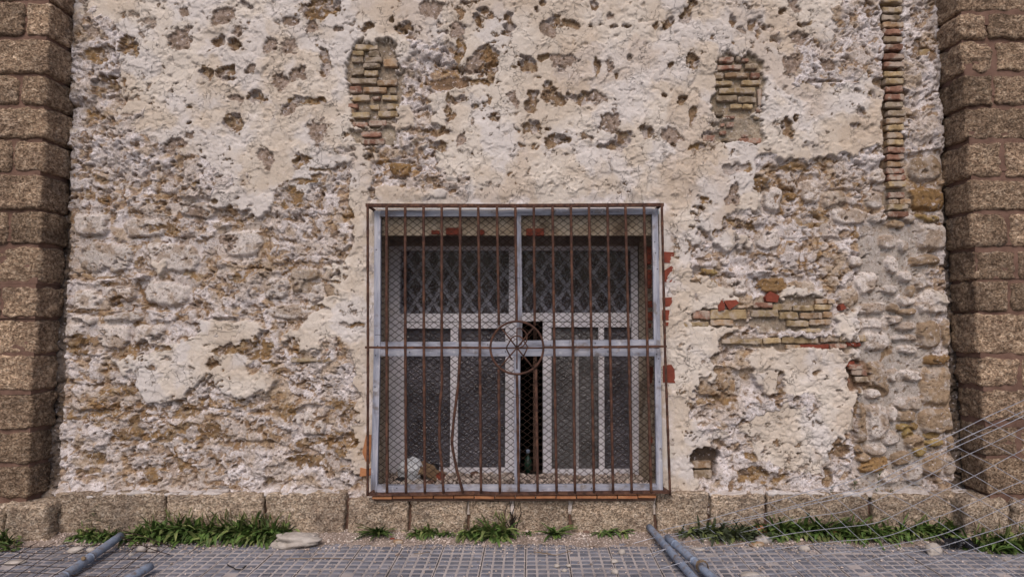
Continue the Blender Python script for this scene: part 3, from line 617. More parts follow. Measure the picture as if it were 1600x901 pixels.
patch('brick_infill', [(1210,340,1298,370,'r'),(1345,345,1385,368,'r'),(1310,340,1340,360,'g'),(1195,385,1345,410,'r'),(1365,378,1440,408,'g'),(1180,430,1235,470,'g'),(1245,432,1392,458,'o'),(1400,430,1452,462,'r'),(1178,480,1290,505,'y'),(1342,476,1458,502,'y'),
 (1215,520,1425,552,'y'),(1200,565,1318,598,'g'),(1325,572,1432,605,'g'),(1440,525,1462,625,'r'),(1275,612,1345,640,'y'),(1350,615,1412,640,'y'),(1428,636,1462,664,'r'),(1190,655,1240,680,'g'),(1255,680,1308,698,'r'),(1415,680,1462,705,'g'),
 (1255,722,1300,750,'r'),(1225,728,1248,745,'r'),(1215,772,1255,795,'r'),(1345,790,1385,808,'r'),(1330,812,1462,845,'r'),(1230,815,1310,835,'g'),(1112,795,1190,832,'r')], 3.755, 800, 0, 'blocked niche with a bright yellow brick, upper right of the window', .004)
r_ = random.Random(12); cl = []
tones = ['y','y','g','o','r','g','r','r','r','y','y','r','r','g','g','o','y','o','y','r','r','o','r','r','y','y','g']
ycol = [5,68,112,155,195,240,285,340,388,440,485,530,575,622,672,715,755,798,842,885,925,968,1008,1048,1085]
cl = [(655+r_.uniform(0, 8)+min(35, yy*.04), yy-17, 778+r_.uniform(-5, 8)+yy*.015, yy+15, tones[i]) for i, yy in enumerate(ycol)]
for i in range(4): cl.append((655, -25-44*i-33, 772, -25-44*i, tones[i+3]))
patch('brick_column', cl, 3.755, 1200, 0, 'tall single column of thin bricks near the right pier', .012)
patch('brick_stub', [(990,175,1062,200,'r'),(992,205,1038,226,'o'),(1042,205,1088,226,'o'),(988,228,1076,252,'y'),(990,258,1084,284,'r')], 2.857, 1040, 240, 'short stack of bricks below the tall brick column', .006)
patch('brick_courses', [(390,665,475,688,'r'),(478,670,562,700,'y'),(566,678,658,702,'y'),(660,674,740,698,'y'),(668,648,720,670,'o'),(722,650,750,670,'o'),(378,698,500,728,'y'),(508,706,590,738,'y'),(596,710,696,736,'o'),(698,706,742,732,'o'),
 (538,745,636,772,'y'),(640,740,735,764,'o'),(604,780,690,798,'y'),(196,695,360,738,'y'),(120,700,194,738,'r'),(70,752,190,772,'y'),(200,742,300,768,'o')], 2.857, 1040, 240, 'rows of yellow bricks in the wall right of the window', .004)
patch('brick_courses', [(245,140,338,160,'y'),(342,140,424,162,'y'),(428,134,505,158,'y'),(508,130,672,158,'y'),(676,124,762,152,'o'),(766,122,880,150,'y'),(525,165,590,185,'o'),(590,162,716,184,'t'),(718,160,792,180,'r'),(795,153,860,172,'t'),
 (785,235,830,262,'t'),(800,250,864,272,'r'),(818,274,884,298,'r'),(775,312,812,330,'r'),(830,305,890,328,'g')], 2.816, 1040, 480, 'low thin course of yellow and red bricks under the loose stones', .002)
patch('brick_hole', [(126,682,206,714,'o'),(110,722,214,760,'g'),(140,596,150,600,'g')][:2], 2.816, 1040, 480, 'two bricks inside the small dark hole low right of the window', -.045)
patch('brick_pair', [(890,240,925,280,'o'),(885,292,955,332,'y'),(-2035,150,-2000,172,'y')][:2], 3.755, 1200, 0, 'two loose bricks in a pocket beside the tall brick column', .0)
patch('brick_scraps', [(1120,456,1140,470,'r'),(1365,300,1385,316,'r')][:1], 1.0, 0, 0, 'broken red brick scrap', 0)
patch('brick_scraps', [(700,755,820,780,'r'),(560,810,610,830,'r'),(870,740,990,768,'o'),(230,595,265,612,'r'),(-100,790,-30,812,'r')], 2.81*1.0, 280, 280, 'thin broken bricks left of the window', .0) if False else None
patch('brick_scraps', [(525,541,535,547,'r'),(508,545,522,551,'r'),(455,559,520,565,'y'),(640,258,642,259,'y')][:3], 1, 0, 0, 'thin bricks showing left of the window at mid rail height', .002)
def tri_tile(lst, name, label, mat, Y=-.018):
    mb = MB()
    for poly in lst:
        a = [P(x, y, Y) for x, y in poly]; b_ = [p+Vector((0, .05, 0)) for p in a]; n = len(a)
        mb.add(a+b_, [tuple(range(n))[::-1], tuple(range(n, 2*n))]+[(i, (i+1) % n, n+(i+1) % n, n+i) for i in range(n)])
    o = mb.build(name, mat, wall); o['label'] = label
tri_tile([[(1036,393),(1053,394),(1053,411),(1036,410)],[(1036,424),(1040,421),(1054,412),(1054,441),(1036,440)],[(1035,465),(1054,464),(1055,478),(1037,479)],[(1035,484),(1052,484),(1051,500),(1035,500)],[(1037,503),(1045,503),(1044,509),(1037,509)],[(1036,571),(1049,569),(1054,577),(1055,598),(1036,597)]],
         'red_tile_quoin', 'red tiles set in the wall edge right of the grille', MAT['redtile'])
tri_tile([[(572,679),(580,679),(580,700),(577,724),(571,720),(566,706)],[(563,730),(571,732),(580,731),(580,742),(562,744)]], 'red_tile_quoin', 'broken terracotta shards left of the grille', MAT['terracotta'])
tri_tile([[(1122,478),(1128,468),(1133,476),(1132,484),(1123,486)],[(1131,470),(1150,468),(1155,473),(1140,484)],[(1196,464),(1204,455),(1218,462),(1215,472),(1198,471)],[(1313,477),(1318,474),(1323,482),(1314,485)]], 'red_tile_scrap', 'dark red tile scraps pointed into the mortar right of the window', MAT['redtile'], -.02)

# ------------------------------------------------------------------ rounded weathered block
def block(name, mat, parent, x0, x1, y0, y1, z0, z1, r=.02, amp=.022, seed=0, st=.012, fscale=.06):
    c = np.array([(x0+x1)/2, (y0+y1)/2, (z0+z1)/2]); hs = np.array([(x1-x0)/2, (y1-y0)/2, (z1-z0)/2]); pts = []; fs = []; base = 0
    r = min(r, hs.min()*.9)
    for ax, sg in ((1, -1), (0, -1), (0, 1), (2, -1), (2, 1)):
        u, v = [i for i in range(3) if i != ax]
        nu = max(2, int(2*hs[u]/st)); nv = max(2, int(2*hs[v]/st))
        U, V = np.meshgrid(np.linspace(-1, 1, nu), np.linspace(-1, 1, nv), indexing='ij')
        p = np.zeros((nu*nv, 3)); p[:, u] = U.ravel()*hs[u]; p[:, v] = V.ravel()*hs[v]; p[:, ax] = sg*hs[ax]
        ii = np.arange(nu*nv).reshape(nu, nv)+base; f = np.stack([ii[:-1, :-1], ii[1:, :-1], ii[1:, 1:], ii[:-1, 1:]], -1).reshape(-1, 4)
        flip = (sg > 0) == (ax == 1)
        if flip: f = f[:, ::-1]
        pts.append(p); fs.append(f); base += nu*nv
    p = np.concatenate(pts); f = np.concatenate(fs)
    inner = np.clip(p, -(hs-r), hs-r); dlt = p-inner; L = np.linalg.norm(dlt, axis=1, keepdims=True); nrm = dlt/np.maximum(L, 1e-6)
    p = inner+nrm*r
    q = (p+c).astype(np.float32)
    d = (fbm3(q, fscale, 4, seed)-.5)*amp+(fbm3(q*np.array([.5, .5, 1.6], np.float32), .02, 2, seed+50)-.5)*amp*.55-.5*amp*np.clip(fbm3(q, .2, 2, seed+90)-.5, 0, 1)
    q = q+nrm*d[:, None]
    key = np.round((inner+dlt+c)*2e4).astype(np.int64); _, ui, inv = np.unique(key, axis=0, return_index=True, return_inverse=True)
    q = q[ui]; f = inv.reshape(-1)[f]
    return link_mesh(name, grid_mesh(name, q, f), mat, parent, True)

# ------------------------------------------------------------------ the two stone piers
def pier(left):
    rr = random.Random(3 if left else 8)
    if left:
        ysl = [-230, -175, -115, -58, 2, 58, 116, 165, 217, 270, 328, 382, 445, 497, 555, 612, 673, 726, 781]
        spl = {2: 25, 58: None, 116: 20, 217: 12, 328: 8, 445: 2, -58: 30, -175: 22}
        lab = 'brown porous stone pier with red mortar joints at the left end of the wall'
    else:
        ysl = [-230, -175, -120, -70, -30, 20, 62, 115, 166, 219, 278, 332, 388, 438, 488, 556, 606, 660, 715, 775]
        spl = {20: 1555, 62: 1566, 115: 1562, 219: 1575, 332: 1580, 388: 1592, 438: 1578, 556: 1592, 660: 1588, -70: 1570, -175: 1560}
        lab = 'brown porous stone pier with red mortar joints at the right end of the wall'
    root = empty('stone_pier', P(20 if left else 1580, 833, 0) if True else None, lab, 'pier', 'stone piers framing the wall')
    root.location.z = 0
    Zt = P(830, -230).z
    core = MB()
    for a, b in zip(ysl[:-1], ysl[1:]):
        t = (a+b)/2/780
        d = (.22-.10*t) if left else (.205-.035*t)
        xw = (107-29*t) if left else (1474+31*t)
        zt = P(830, a+2.5, -d).z; zb = P(830, b-2.5, -d).z
        xw_ = P(xw, 450).x; xf = P(60 if left else 1506+.033*(a+b)/2, 450, -d).x
        xe = (xw_+xf)/2*0+xw_
        dd = d+rr.uniform(-.008, .008); far = P(-420, 450).x if left else P(2020, 450).x
        s = spl.get(a)
        xs = [xe+rr.uniform(-.006, .006)]
        if s is not None: xs.append(P(s, 450, -d).x)
        else: xs.append(P((-45 if left else 1655)+rr.uniform(-25, 25), 450, -d).x)
        while (xs[-1] > far) if left else (xs[-1] < far): xs.append(xs[-1]+(-1 if left else 1)*rr.uniform(.24, .42))
        e_ = xw_+(-.016 if left else .016); core.box(min(e_, far), max(e_, far), -dd+.011, .05, P(830, b).z if b < 775 else -.03, P(830, a).z)
        for i in range(len(xs)-1):
            x0, x1 = sorted((xs[i], xs[i+1])); g = .007
            if left: x1 -= g if i else 0; x0 += g
            else: x0 += g if i else 0; x1 -= g
            block('stone_block', MAT['coquina'], root, x0, x1, -dd-rr.uniform(-.006, .006), .06, zb+rr.uniform(-.005, .003), zt+rr.uniform(-.003, .005), rr.uniform(.010, .026), rr.uniform(.020, .036), rr.randrange(9999), .009)
    # red mortar body behind the joints, leaning with the pier
    segs = 12
    for k in range(0):
        a = ysl[0]+(833-ysl[0])*k/segs; b = ysl[0]+(833-ysl[0])*(k+1)/segs; t = (a+b)/2/780
        d = ((.22-.10*t) if left else (.205-.035*t))-.015; xw = (107-29*t) if left else (1474+31*t)
        e = P(xw, 450).x+(-.014 if left else .014); fr = P(-420, 450).x if left else P(2020, 450).x
        core.box(min(e, fr), max(e, fr), -d, .05, P(830, b).z if k < segs-1 else -.03, P(830, a).z)
    core.build('mortar_bed', MAT['redmortar'], root)
    # footing stones
    if left:
        for (a, b) in ((-190, -90), (-88, 8), (10, 77)):
            block('footing_stone', MAT['plinth'], root, P(a, 800, -.15).x, P(b, 800, -.15).x, -.175, .05, -.03, P(830, 786, -.15).z, .03, .035, 70+a, .012)
    else:
        for (a, b) in ((1508, 1576), (1579, 1690), (1693, 1800)):
            block('footing_stone', MAT['plinth'], root, P(a, 800, -.2).x, P(b, 800, -.2).x, -.22, .05, -.03, P(830, 779, -.2).z, .04, .04, 170+a, .012)
    return root
pier(True); pier(False)

# ------------------------------------------------------------------ plinth of squared stones
pl_root = empty('stone_plinth', (0, -.03, 0), 'low course of squared sandstone blocks along the foot of the wall', 'plinth')
xs = [80, 258, 413, 541, 640, 731, 800, 891, 1025, 1109, 1198, 1362, 1508]
rp = random.Random(77)
for a, b in zip(xs[:-1], xs[1:]):
    under = 541 < (a+b)/2 < 1025
    Yf = -.075 if not under else -.062
    top = 770 if not under else 780
    if (a, b) == (541, 640): top = 778
    block('plinth_stone', MAT['plinth'], pl_root, P(a+2.2, 800, Yf).x, P(b-2.2, 800, Yf).x, Yf+rp.uniform(-.008, .008), .05, -.04, P(830, top+rp.uniform(-1, 2), Yf).z, .016, .022, rp.randrange(9999), .010)
mb = MB(); mb.box(P(78, 800).x, P(1512, 800).x, -.030, .0, -.04, P(830, 779, -.030).z); mb.build('mortar_bed', MAT['redmortar'], pl_root)
# lime ledge smeared over the plinth top
def ledge(x0, x1, y, name='lime_ledge'):
    a = P(x0, y, -.05); b = P(x1, y, -.05)
    block(name, MAT['ledge'], pl_root, a.x, b.x, -.068, .02, a.z-.012, a.z+.008, .008, .026, int(x0), .006, .03)
MAT['ledge'] = simple('lime_smear', (.40, .34, .31), (.58, .55, .54), 18, .95, .8, .005, 90)
rl = random.Random(19); xx = 84.0
while xx < 1500:
    wd = rl.uniform(14, 60)
    if not (525 < xx+wd/2 < 1040) and rl.random() < .72: ledge(xx, xx+wd, 770.5+rl.uniform(-1.5, 2.0))
    xx += wd*rl.uniform(.8, 1.15)
for (a, b, y) in ((100, 125, 776), (160, 250, 775), (262, 300, 776), (330, 400, 775), (425, 530, 776)): pass
# ------------------------------------------------------------------ window in the recess
WY_ = RD            # front plane of the sashes
def pbox(mb, x0, y0, x1, y1, Y, th, mi=0, bev=.003):
    a = P(x0, y0, Y); b = P(x1, y1, Y); mb.box(a.x, b.x, Y, Y+th, b.z, a.z, mi, bev)
wc_ = P(803, 742, WY_)
win_root = empty('window', (wc_.x, WY_, wc_.z), 'white framed window with patterned glass set deep behind the rusty grille', 'window')
mb = MB()
for r4 in [(608,383,622,742),(986,383,999,742),(622,383,986,391),(622,731,812,742),(848,733,986,743)]: pbox(mb, *r4, WY_, .07)
mb.build('outer_frame', MAT['white'], win_root)
mb = MB(); pbox(mb, 795, 391, 816, 512, WY_-.004, .06); pbox(mb, 803, 512, 811, 735, WY_-.002, .06); mb.build('mullion', MAT['white'], win_root)
mb = MB(); pbox(mb, 622, 489.5, 796, 503, WY_-.006, .06); pbox(mb, 622, 504, 803, 513, WY_-.002, .05); pbox(mb, 815, 488.5, 986, 502, WY_-.006, .06); pbox(mb, 848, 503, 986, 511, WY_-.002, .05)
mb.build('transom', MAT['white'], win_root)
for (x0, x1) in ((622, 633), (704, 715), (789.5, 803)):
    mb = MB(); pbox(mb, x0, 512, x1, 732, WY_+.004, .045); mb.build('sash_stile', MAT['white'], win_root)
for (x0, x1) in ((848, 862), (935, 945)):
    mb = MB(); pbox(mb, x0, 510, x1, 734, WY_+.002, .045); mb.build('sash_stile', MAT['white'], win_root)
mb = MB(); pbox(mb, 899, 513, 905, 734, WY_+.07, .03); mb.build('sash_stile', MAT['white'], win_root)
mb = MB(); pbox(mb, 833, 512, 839, 742, WY_+.22, .03); mb.build('open_sash_edge', MAT['redmortar'], win_root)

def glass(name, base, rgh, trans, bscale, bstr, spark=0):
    m, n, b = M_(name); v = objvec(n)
    b.inputs['Base Color'].default_value = base+(1,); b.inputs['Roughness'].default_value = rgh; b.inputs['Specular IOR Level'].default_value = .55
    vo = nd(n, 'ShaderNodeTexVoronoi', feature='SMOOTH_F1'); vo.inputs['Scale'].default_value = bscale; n.links.new(v, vo.inputs['Vector'])
    du = noise(n, 6, 5, .6, v); c = ramp(n, du.outputs[0], [(.35, base), (.7, tuple(min(1, x*2.6+.02) for x in base))]).outputs[0]; n.links.new(c, b.inputs['Base Color'])
    if bstr: bump(n, b, vo.outputs['Distance'], bstr, .012)
    t = nd(n, 'ShaderNodeBsdfTransparent'); mx = nd(n, 'ShaderNodeMixShader'); mx.inputs[0].default_value = trans
    n.links.new(b.outputs[0], mx.inputs[1]); n.links.new(t.outputs[0], mx.inputs[2]); n.links.new(mx.outputs[0], n.nodes['Material Output'].inputs[0])
    return m
MAT['clear'] = glass('dusty_glass', (.035, .031, .042), .12, .78, 20, 0)
MAT['hammer'] = glass('hammered_glass', (.045, .042, .052), .14, .10, 105, .9)
MAT['hammer2'] = glass('hammered_glass_painted_reflection', (.07, .067, .07), .14, .10, 105, 1.0)  # hammered glass again, its brighter reflections put into a paler base colour
def pane(x0, y0, x1, y1, mat, Y=WY_+.03, name='pane'):
    mb = MB(); a = P(x0, y0, Y); b = P(x1, y1, Y); mb.box(a.x, b.x, Y, Y+.005, b.z, a.z); return mb.build(name, mat, win_root)
pane(620, 390, 797, 491, MAT['clear']); pane(814, 390, 988, 490, MAT['clear'])
pane(631, 511, 706, 734, MAT['hammer']); pane(713, 511, 791, 734, MAT['hammer'])
pane(860, 509, 900, 735, MAT['hammer2']); pane(904, 509, 937, 735, MAT['hammer2']); pane(943, 509, 988, 735, MAT['hammer'])

# lace curtains behind the upper panes
def lace():
    m, n, b = M_('lace_curtain'); t = nd(n, 'ShaderNodeTexCoord'); sx = nd(n, 'ShaderNodeSeparateXYZ'); n.links.new(t.outputs['Object'], sx.inputs[0])
    a = mth(n, 'ADD', mth(n, 'MULTIPLY', sx.outputs[0], 8.6), mth(n, 'MULTIPLY', sx.outputs[2], 5.6)); b2 = mth(n, 'SUBTRACT', mth(n, 'MULTIPLY', sx.outputs[0], 8.6), mth(n, 'MULTIPLY', sx.outputs[2], 5.6))
    def line(q, w_): f = mth(n, 'FRACT', mth(n, 'ADD', q, 50.0)); d = mth(n, 'ABSOLUTE', mth(n, 'SUBTRACT', f, .5)); return mth(n, 'GREATER_THAN', d, .5-w_)
    L = mth(n, 'MAXIMUM', line(a, .13), line(b2, .13))
    no = noise(n, 90, 3, .6, t.outputs['Object']); no2 = noise(n, 7, 4, .6, t.outputs['Object'])
    fill = ramp(n, no.outputs[0], [(.46, (0, 0, 0)), (.58, (1, 1, 1))]).outputs[0]
    al = mth(n, 'ADD', mth(n, 'MULTIPLY', L, .70), mth(n, 'MULTIPLY', fill, .55), True)
    al = mth(n, 'MULTIPLY', al, ramp(n, no2.outputs[0], [(.3, (.45, .45, .45)), (.6, (1, 1, 1))]).outputs[0])
    b.inputs['Base Color'].default_value = (.80, .82, .95, 1); b.inputs['Roughness'].default_value = .9
    tr = nd(n, 'ShaderNodeBsdfTransparent'); mx = nd(n, 'ShaderNodeMixShader'); n.links.new(al, mx.inputs[0]); n.links.new(tr.outputs[0], mx.inputs[1]); n.links.new(b.outputs[0], mx.inputs[2])
    n.links.new(mx.outputs[0], n.nodes['Material Output'].inputs[0]); return m
MAT['lace'] = lace()
def curtain(x0, x1, y0, y1, lab, ph):
    Y = WY_+.10; n = 90; a = P(x0, y0, Y); b = P(x1, y1, Y); v = []; f = []
    for j in range(7):
        for i in range(n):
            t = i/(n-1); v.append((a.x+(b.x-a.x)*t, Y+.022*math.sin(t*44+ph+.4*math.sin(t*9))+.006*math.sin(j*1.1+t*13), a.z+(b.z-a.z)*j/6))
    for j in range(6):
        for i in range(n-1): f.append((j*n+i, (j+1)*n+i, (j+1)*n+i+1, j*n+i+1))
    mb = MB(); mb.add(v, f); o = mb.build('lace_curtain', MAT['lace'], None, True); tag(o, lab, 'curtain', 'lace curtains behind the upper panes')
curtain(612, 800, 380, 500, 'grey lace curtain with diamond pattern behind the upper left pane', 0.3)
curtain(812, 996, 380, 500, 'grey lace curtain with diamond pattern behind the upper right pane', 2.0)
# room behind, seen through the open sash
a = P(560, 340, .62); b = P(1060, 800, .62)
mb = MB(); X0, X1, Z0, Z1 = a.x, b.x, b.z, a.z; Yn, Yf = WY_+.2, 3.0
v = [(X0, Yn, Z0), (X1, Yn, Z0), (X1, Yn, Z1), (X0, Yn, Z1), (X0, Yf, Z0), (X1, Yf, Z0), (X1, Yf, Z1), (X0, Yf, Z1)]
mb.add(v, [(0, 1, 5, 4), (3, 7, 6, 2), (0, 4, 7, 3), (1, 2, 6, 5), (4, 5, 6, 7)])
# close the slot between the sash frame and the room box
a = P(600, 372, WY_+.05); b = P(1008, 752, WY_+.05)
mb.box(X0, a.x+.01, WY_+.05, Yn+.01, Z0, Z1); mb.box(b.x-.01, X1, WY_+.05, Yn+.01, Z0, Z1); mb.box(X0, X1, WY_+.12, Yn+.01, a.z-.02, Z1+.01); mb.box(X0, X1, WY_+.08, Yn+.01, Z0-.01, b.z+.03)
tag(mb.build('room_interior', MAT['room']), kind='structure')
# bottle inside the gap
def lathe(name, prof, loc, mat, n=16, parent=None):
    mb = MB(); v = []; f = []
    for (r, zz) in prof:
        for k in range(n): v.append((loc[0]+r*math.cos(2*math.pi*k/n), loc[1]+r*math.sin(2*math.pi*k/n), loc[2]+zz))
    for i in range(len(prof)-1):
        for k in range(n): f.append((i*n+k, i*n+(k+1) % n, (i+1)*n+(k+1) % n, (i+1)*n+k))
    f.append(tuple(range(n))[::-1]); f.append(tuple((len(prof)-1)*n+k for k in range(n)))
    mb.add(v, f); return mb.build(name, mat, parent, True)
MAT['bottle'] = simple('green_bottle', (.01, .03, .018), (.02, .05, .035), 20, .15, .05, .001, 20, spec=.6)
bp = P(825, 738, WY_+.10)
btl = lathe('bottle', [(.001, 0), (.026, .002), (.027, .06), (.024, .08), (.011, .105), (.010, .12), (.012, .122), (.012, .13)], bp, MAT['bottle'])
tag(btl, 'small green bottle standing in the dark gap between the sashes', 'bottle')
lathe('cap', [(.0135, .126), (.0135, .146), (.011, .149)], bp, MAT['galv'], 14, btl)

# ------------------------------------------------------------------ grey-blue wooden frame with wire mesh
scr = empty('mesh_screen', P(808, 770, -.03), 'weathered blue-grey wooden frame holding diamond wire mesh behind the bars', 'window screen')
SY = -.045
def rail(x0, y0, x1, y1, y2, y3, th, mat, name):
    """board with free corners: top edge (x0,y0)-(x1,y1), bottom (x0,y2)-(x1,y3)"""
    a, b, c, d = P(x0, y0, SY), P(x1, y1, SY), P(x1, y3, SY), P(x0, y2, SY)
    mb = MB(); o = Vector((0, th, 0)); mb.add([a, b, c, d, a+o, b+o, c+o, d+o], [(0, 3, 2, 1), (4, 5, 6, 7), (0, 1, 5, 4), (2, 3, 7, 6), (1, 2, 6, 5), (0, 4, 7, 3)]); return mb.build(name, mat, scr)
def stile(xt0, xt1, xb0, xb1, yt, yb, th=.03, dy=0):
    a, b, c, d = P(xt0, yt, SY+dy), P(xt1, yt, SY+dy), P(xb1, yb, SY+dy), P(xb0, yb, SY+dy)
    mb = MB(); o = Vector((0, th, 0)); mb.add([a, b, c, d, a+o, b+o, c+o, d+o], [(0, 3, 2, 1), (4, 5, 6, 7), (0, 1, 5, 4), (2, 3, 7, 6), (1, 2, 6, 5), (0, 4, 7, 3)]); return mb.build('stile', MAT['bluewood'], scr)
stile(585, 594.5, 584, 594, 329, 543); stile(584, 594, 579, 589, 544.5, 768)
stile(1019, 1028, 1022, 1032, 326, 543); stile(1023, 1032, 1026, 1036, 544.5, 767)
stile(807.5, 814, 807, 816, 336, 534, .028, .004); stile(803, 813, 803.5, 812, 556, 758, .028, .004)
rail(594.7, 328.5, 808, 328, 338, 337.5, .03, MAT['bluewood_h'], 'rail'); rail(808.3, 326, 1018.8, 325, 336, 334.5, .03, MAT['bluewood_h'], 'rail')
rail(594.7, 534, 808, 533.5, 543, 543, .03, MAT['bluewood_h'], 'rail'); rail(808.3, 532, 1021.8, 530, 542.6, 541, .03, MAT['bluewood_h'], 'rail')
rail(594.2, 545, 808, 545, 556, 556, .03, MAT['bluewood_h'], 'rail'); rail(808.3, 545, 1022.8, 544, 556, 556, .03, MAT['bluewood_h'], 'rail')
rail(589.3, 758, 808, 757.5, 768.5, 768, .03, MAT['bluewood_h'], 'rail'); rail(808.3, 757, 1025.8, 756.5, 767.5, 767, .03, MAT['bluewood_h'], 'rail')
mb = MB(); rs = random.Random(5)
for (x, y) in [(660,538),(762,538),(860,539),(930,536),(1010,535),(640,550),(790,549),(950,549),(1026,553),(1029,560),(1030,596),(1027,420),(1024,395),(1023,378),(590,540),(587,555),(586,604),(588,390),(925,331),(866,331),(620,762),(924,762),(700,763),(1032,700)]:
    p = P(x, y, SY); mb.tube([p+Vector((0, -.002, 0)), p+Vector((0, .004, 0))], .0035, 6)
mb.build('nails', MAT['deadblack'], scr)
def wiremesh(x0, x1, y0, y1, seed):
    """expanded diamond mesh: neighbouring zigzag strands touching at the knots"""
    r = random.Random(seed); a = P(x0, y0, SY+.034); b = P(x1, y1, SY+.034); W = .0248; Hh = .0375; rad = .0027
    ncol = int((b.x-a.x)/W)+1; nr = int((a.z-b.z)/(Hh/2))+1; v = []; f = []
    ph = r.uniform(0, 6)
    for c in range(ncol):
        xc = a.x+(c+.5)*W
        if xc+W/2 > b.x+.012: break
        pts = []
        for i in range(nr+1):
            s = 1 if (i+c) % 2 else -1
            zz = max(b.z, a.z-i*Hh/2)
            xx = xc+s*(W/2-.0009)
            bulge = .010*math.sin(xx*5+ph)*math.sin(zz*6+ph*2)+.004*math.sin(zz*17+xx*11)
            pts.append(Vector((xx+.004*math.sin(zz*5+ph), a.y+bulge, zz+.003*math.sin(xx*7))))
        base = len(v)
        for p in pts:
            v += [(p.x-rad, p.y, p.z), (p.x, p.y-rad, p.z), (p.x+rad, p.y, p.z), (p.x, p.y+rad, p.z)]
        for i in range(len(pts)-1):
            for k in range(4): f.append((base+i*4+k, base+i*4+(k+1) % 4, base+i*4+4+(k+1) % 4, base+i*4+4+k))
    mb = MB(); mb.v = v; mb.f = f; mb.m = [0]*len(f); return mb.build('wire_mesh', MAT['wire'], scr)
wiremesh(592, 809, 337, 536, 1); wiremesh(813, 1021, 335, 534, 2); wiremesh(590, 806, 555, 760, 3); wiremesh(811, 1026, 555, 760, 4)

# ------------------------------------------------------------------ rusty grille
gr = empty('security_grille', P(808, 772, -.10), 'rusty iron bar grille with a spoked wheel ornament and two bent bars', 'window grille')
GYt, GYm, GYb = -.10, -.105, -.115
def gy(y): return GYt+(GYb-GYt)*(y-322)/(772-322)
xt = [604+28.75*i for i in range(15)]; xb = [604.5+29.45*i for i in range(15)]
def bar(pts, r=.0082, name='bar', n=8):
    mb = MB(); P3 = [P(x, y, gy(y)) for x, y in pts]; Q = []
    for i in range(len(P3)-1):
        m_ = max(2, int((P3[i+1]-P3[i]).length/.035))
        for k in range(m_): Q.append(P3[i].lerp(P3[i+1], k/m_))
    Q.append(P3[-1]); rs_ = [r*(1+.08*math.sin(i*2.3+Q[0].x*9)+.05*math.sin(i*5.1)) for i in range(len(Q))]
    mb.tube(Q, rs_, n); return mb.build(name, MAT['rust'], gr, True)
for i in range(15):
    a, b = xt[i], xb[i]
    def X_(y, a=a, b=b): return a+(b-a)*(y-322)/450
    if i == 3: bar([(a, 322), (a, 545), (690.5, 600), (687, 640), (686.5, 690), (690, 725), (693, 769)])
    elif i == 4: bar([(a, 322), (a, 550), (716, 600), (709, 655), (706, 690), (708, 705), (714, 735), (723.5, 769)])
    elif i == 6: bar([(a, 322), (X_(508)+1, 508)]); bar([(X_(577), 577), (b, 769)])
    elif i == 7: bar([(a, 322), (807.3, 503)]); bar([(807.7, 585), (b, 769)])
    elif i == 8: bar([(a, 322), (X_(508)-1, 508)]); bar([(X_(577), 577), (b, 769)])
    else: bar([(a+rs.uniform(-.6, .6), 322), (X_(545), 545), (b+rs.uniform(-.6, .6), 769)])
bar([(574.5, 320), (575, 545), (574.5, 773)], .0075, 'corner_bar'); bar([(1034, 319), (1039, 545), (1047, 773)], .0075, 'corner_bar')
def flat(pts, hgt, th, name):
    mb = MB(); 
    for (x0, y0), (x1, y1) in zip(pts[:-1], pts[1:]):
        a = P(x0, y0, gy(y0)-.002); b = P(x1, y1, gy(y1)-.002); u = Vector((0, 0, hgt/2)); t = Vector((0, th, 0))
        mb.add([a-u, b-u, b+u, a+u, a-u+t, b-u+t, b+u+t, a+u+t], [(0, 1, 2, 3), (7, 6, 5, 4), (3, 2, 6, 7), (4, 5, 1, 0), (0, 3, 7, 4), (1, 5, 6, 2)])
    return mb.build(name, MAT['rust'], gr)
flat([(571, 320.3), (808, 321), (1037.5, 319.5)], .018, .03, 'top_rail')
flat([(570, 542.5), (768, 543)], .012, .012, 'middle_rail'); flat([(848, 542.5), (1042, 541)], .012, .012, 'middle_rail')
flat([(572, 772.5), (640, 772), (700, 771), (740, 769.5), (780, 771.5), (1049, 768.5)], .015, .022, 'bottom_rail')
for (x, y) in ((575, 322), (1034, 320), (576, 772), (1046, 769)):     # stays into the wall
    mb = MB(); p = P(x, y, gy(y)); mb.tube([p, (p.x+(.02 if x < 800 else -.02), .02, p.z-.012 if y < 400 else p.z)], .009, 6); mb.build('wall_stay', MAT['rust'], gr, True)
for y in (360, 430, 545):   # thin binding wires
    pass
# wheel ornament
wh = P(807.7, 543, gy(543)-.004); K = MPP*1.0*(P(0, 543, gy(543)).x-P(1, 543, gy(543)).x)/(-MPP)
def W_(dx, dy, o=0): return Vector((wh.x+dx*K, wh.y-.001+o, wh.z-dy*K))
mb = MB(); mb.tube([W_(41.3*math.cos(t*math.pi/32), 41*math.sin(t*math.pi/32)) for t in range(65)], .0068, 8, cap=False)
wo = mb.build('wheel_ring', MAT['rust'], gr, True)
mb = MB(); R = 40
for (x, y) in ((0, -30), (0, 33), (26, -31), (-24, -30), (25, 31), (-26, 30)): mb.tube([W_(0, 0, -.003), W_(x, y, -.003)], .0042, 6)
mb.tube([W_(-41, .3, .004), W_(41, .3, .004)], .004, 6)
mb.build('spokes', MAT['rust'], gr, True)
mb = MB()
mb.tube([W_(x, y, -.007) for x, y in ((-7.5, 19), (-17, .5), (-8, -15.5), (-4, -18), (4, -18), (8, -15), (17, -1), (8, 18))], .004, 6)
mb.tube([W_(x, y, -.009) for x, y in ((0, -30), (6, -30), (12, -26), (16, -20), (15, -10), (10, -3), (4, 0), (0, 2))], .0038, 6)
mb.tube([W_(x, y, -.009) for x, y in ((24, -29), (15, -19), (8, -10), (6, -4))], .0035, 6)
mb.build('scroll', MAT['rust'], gr, True)
mb = MB()
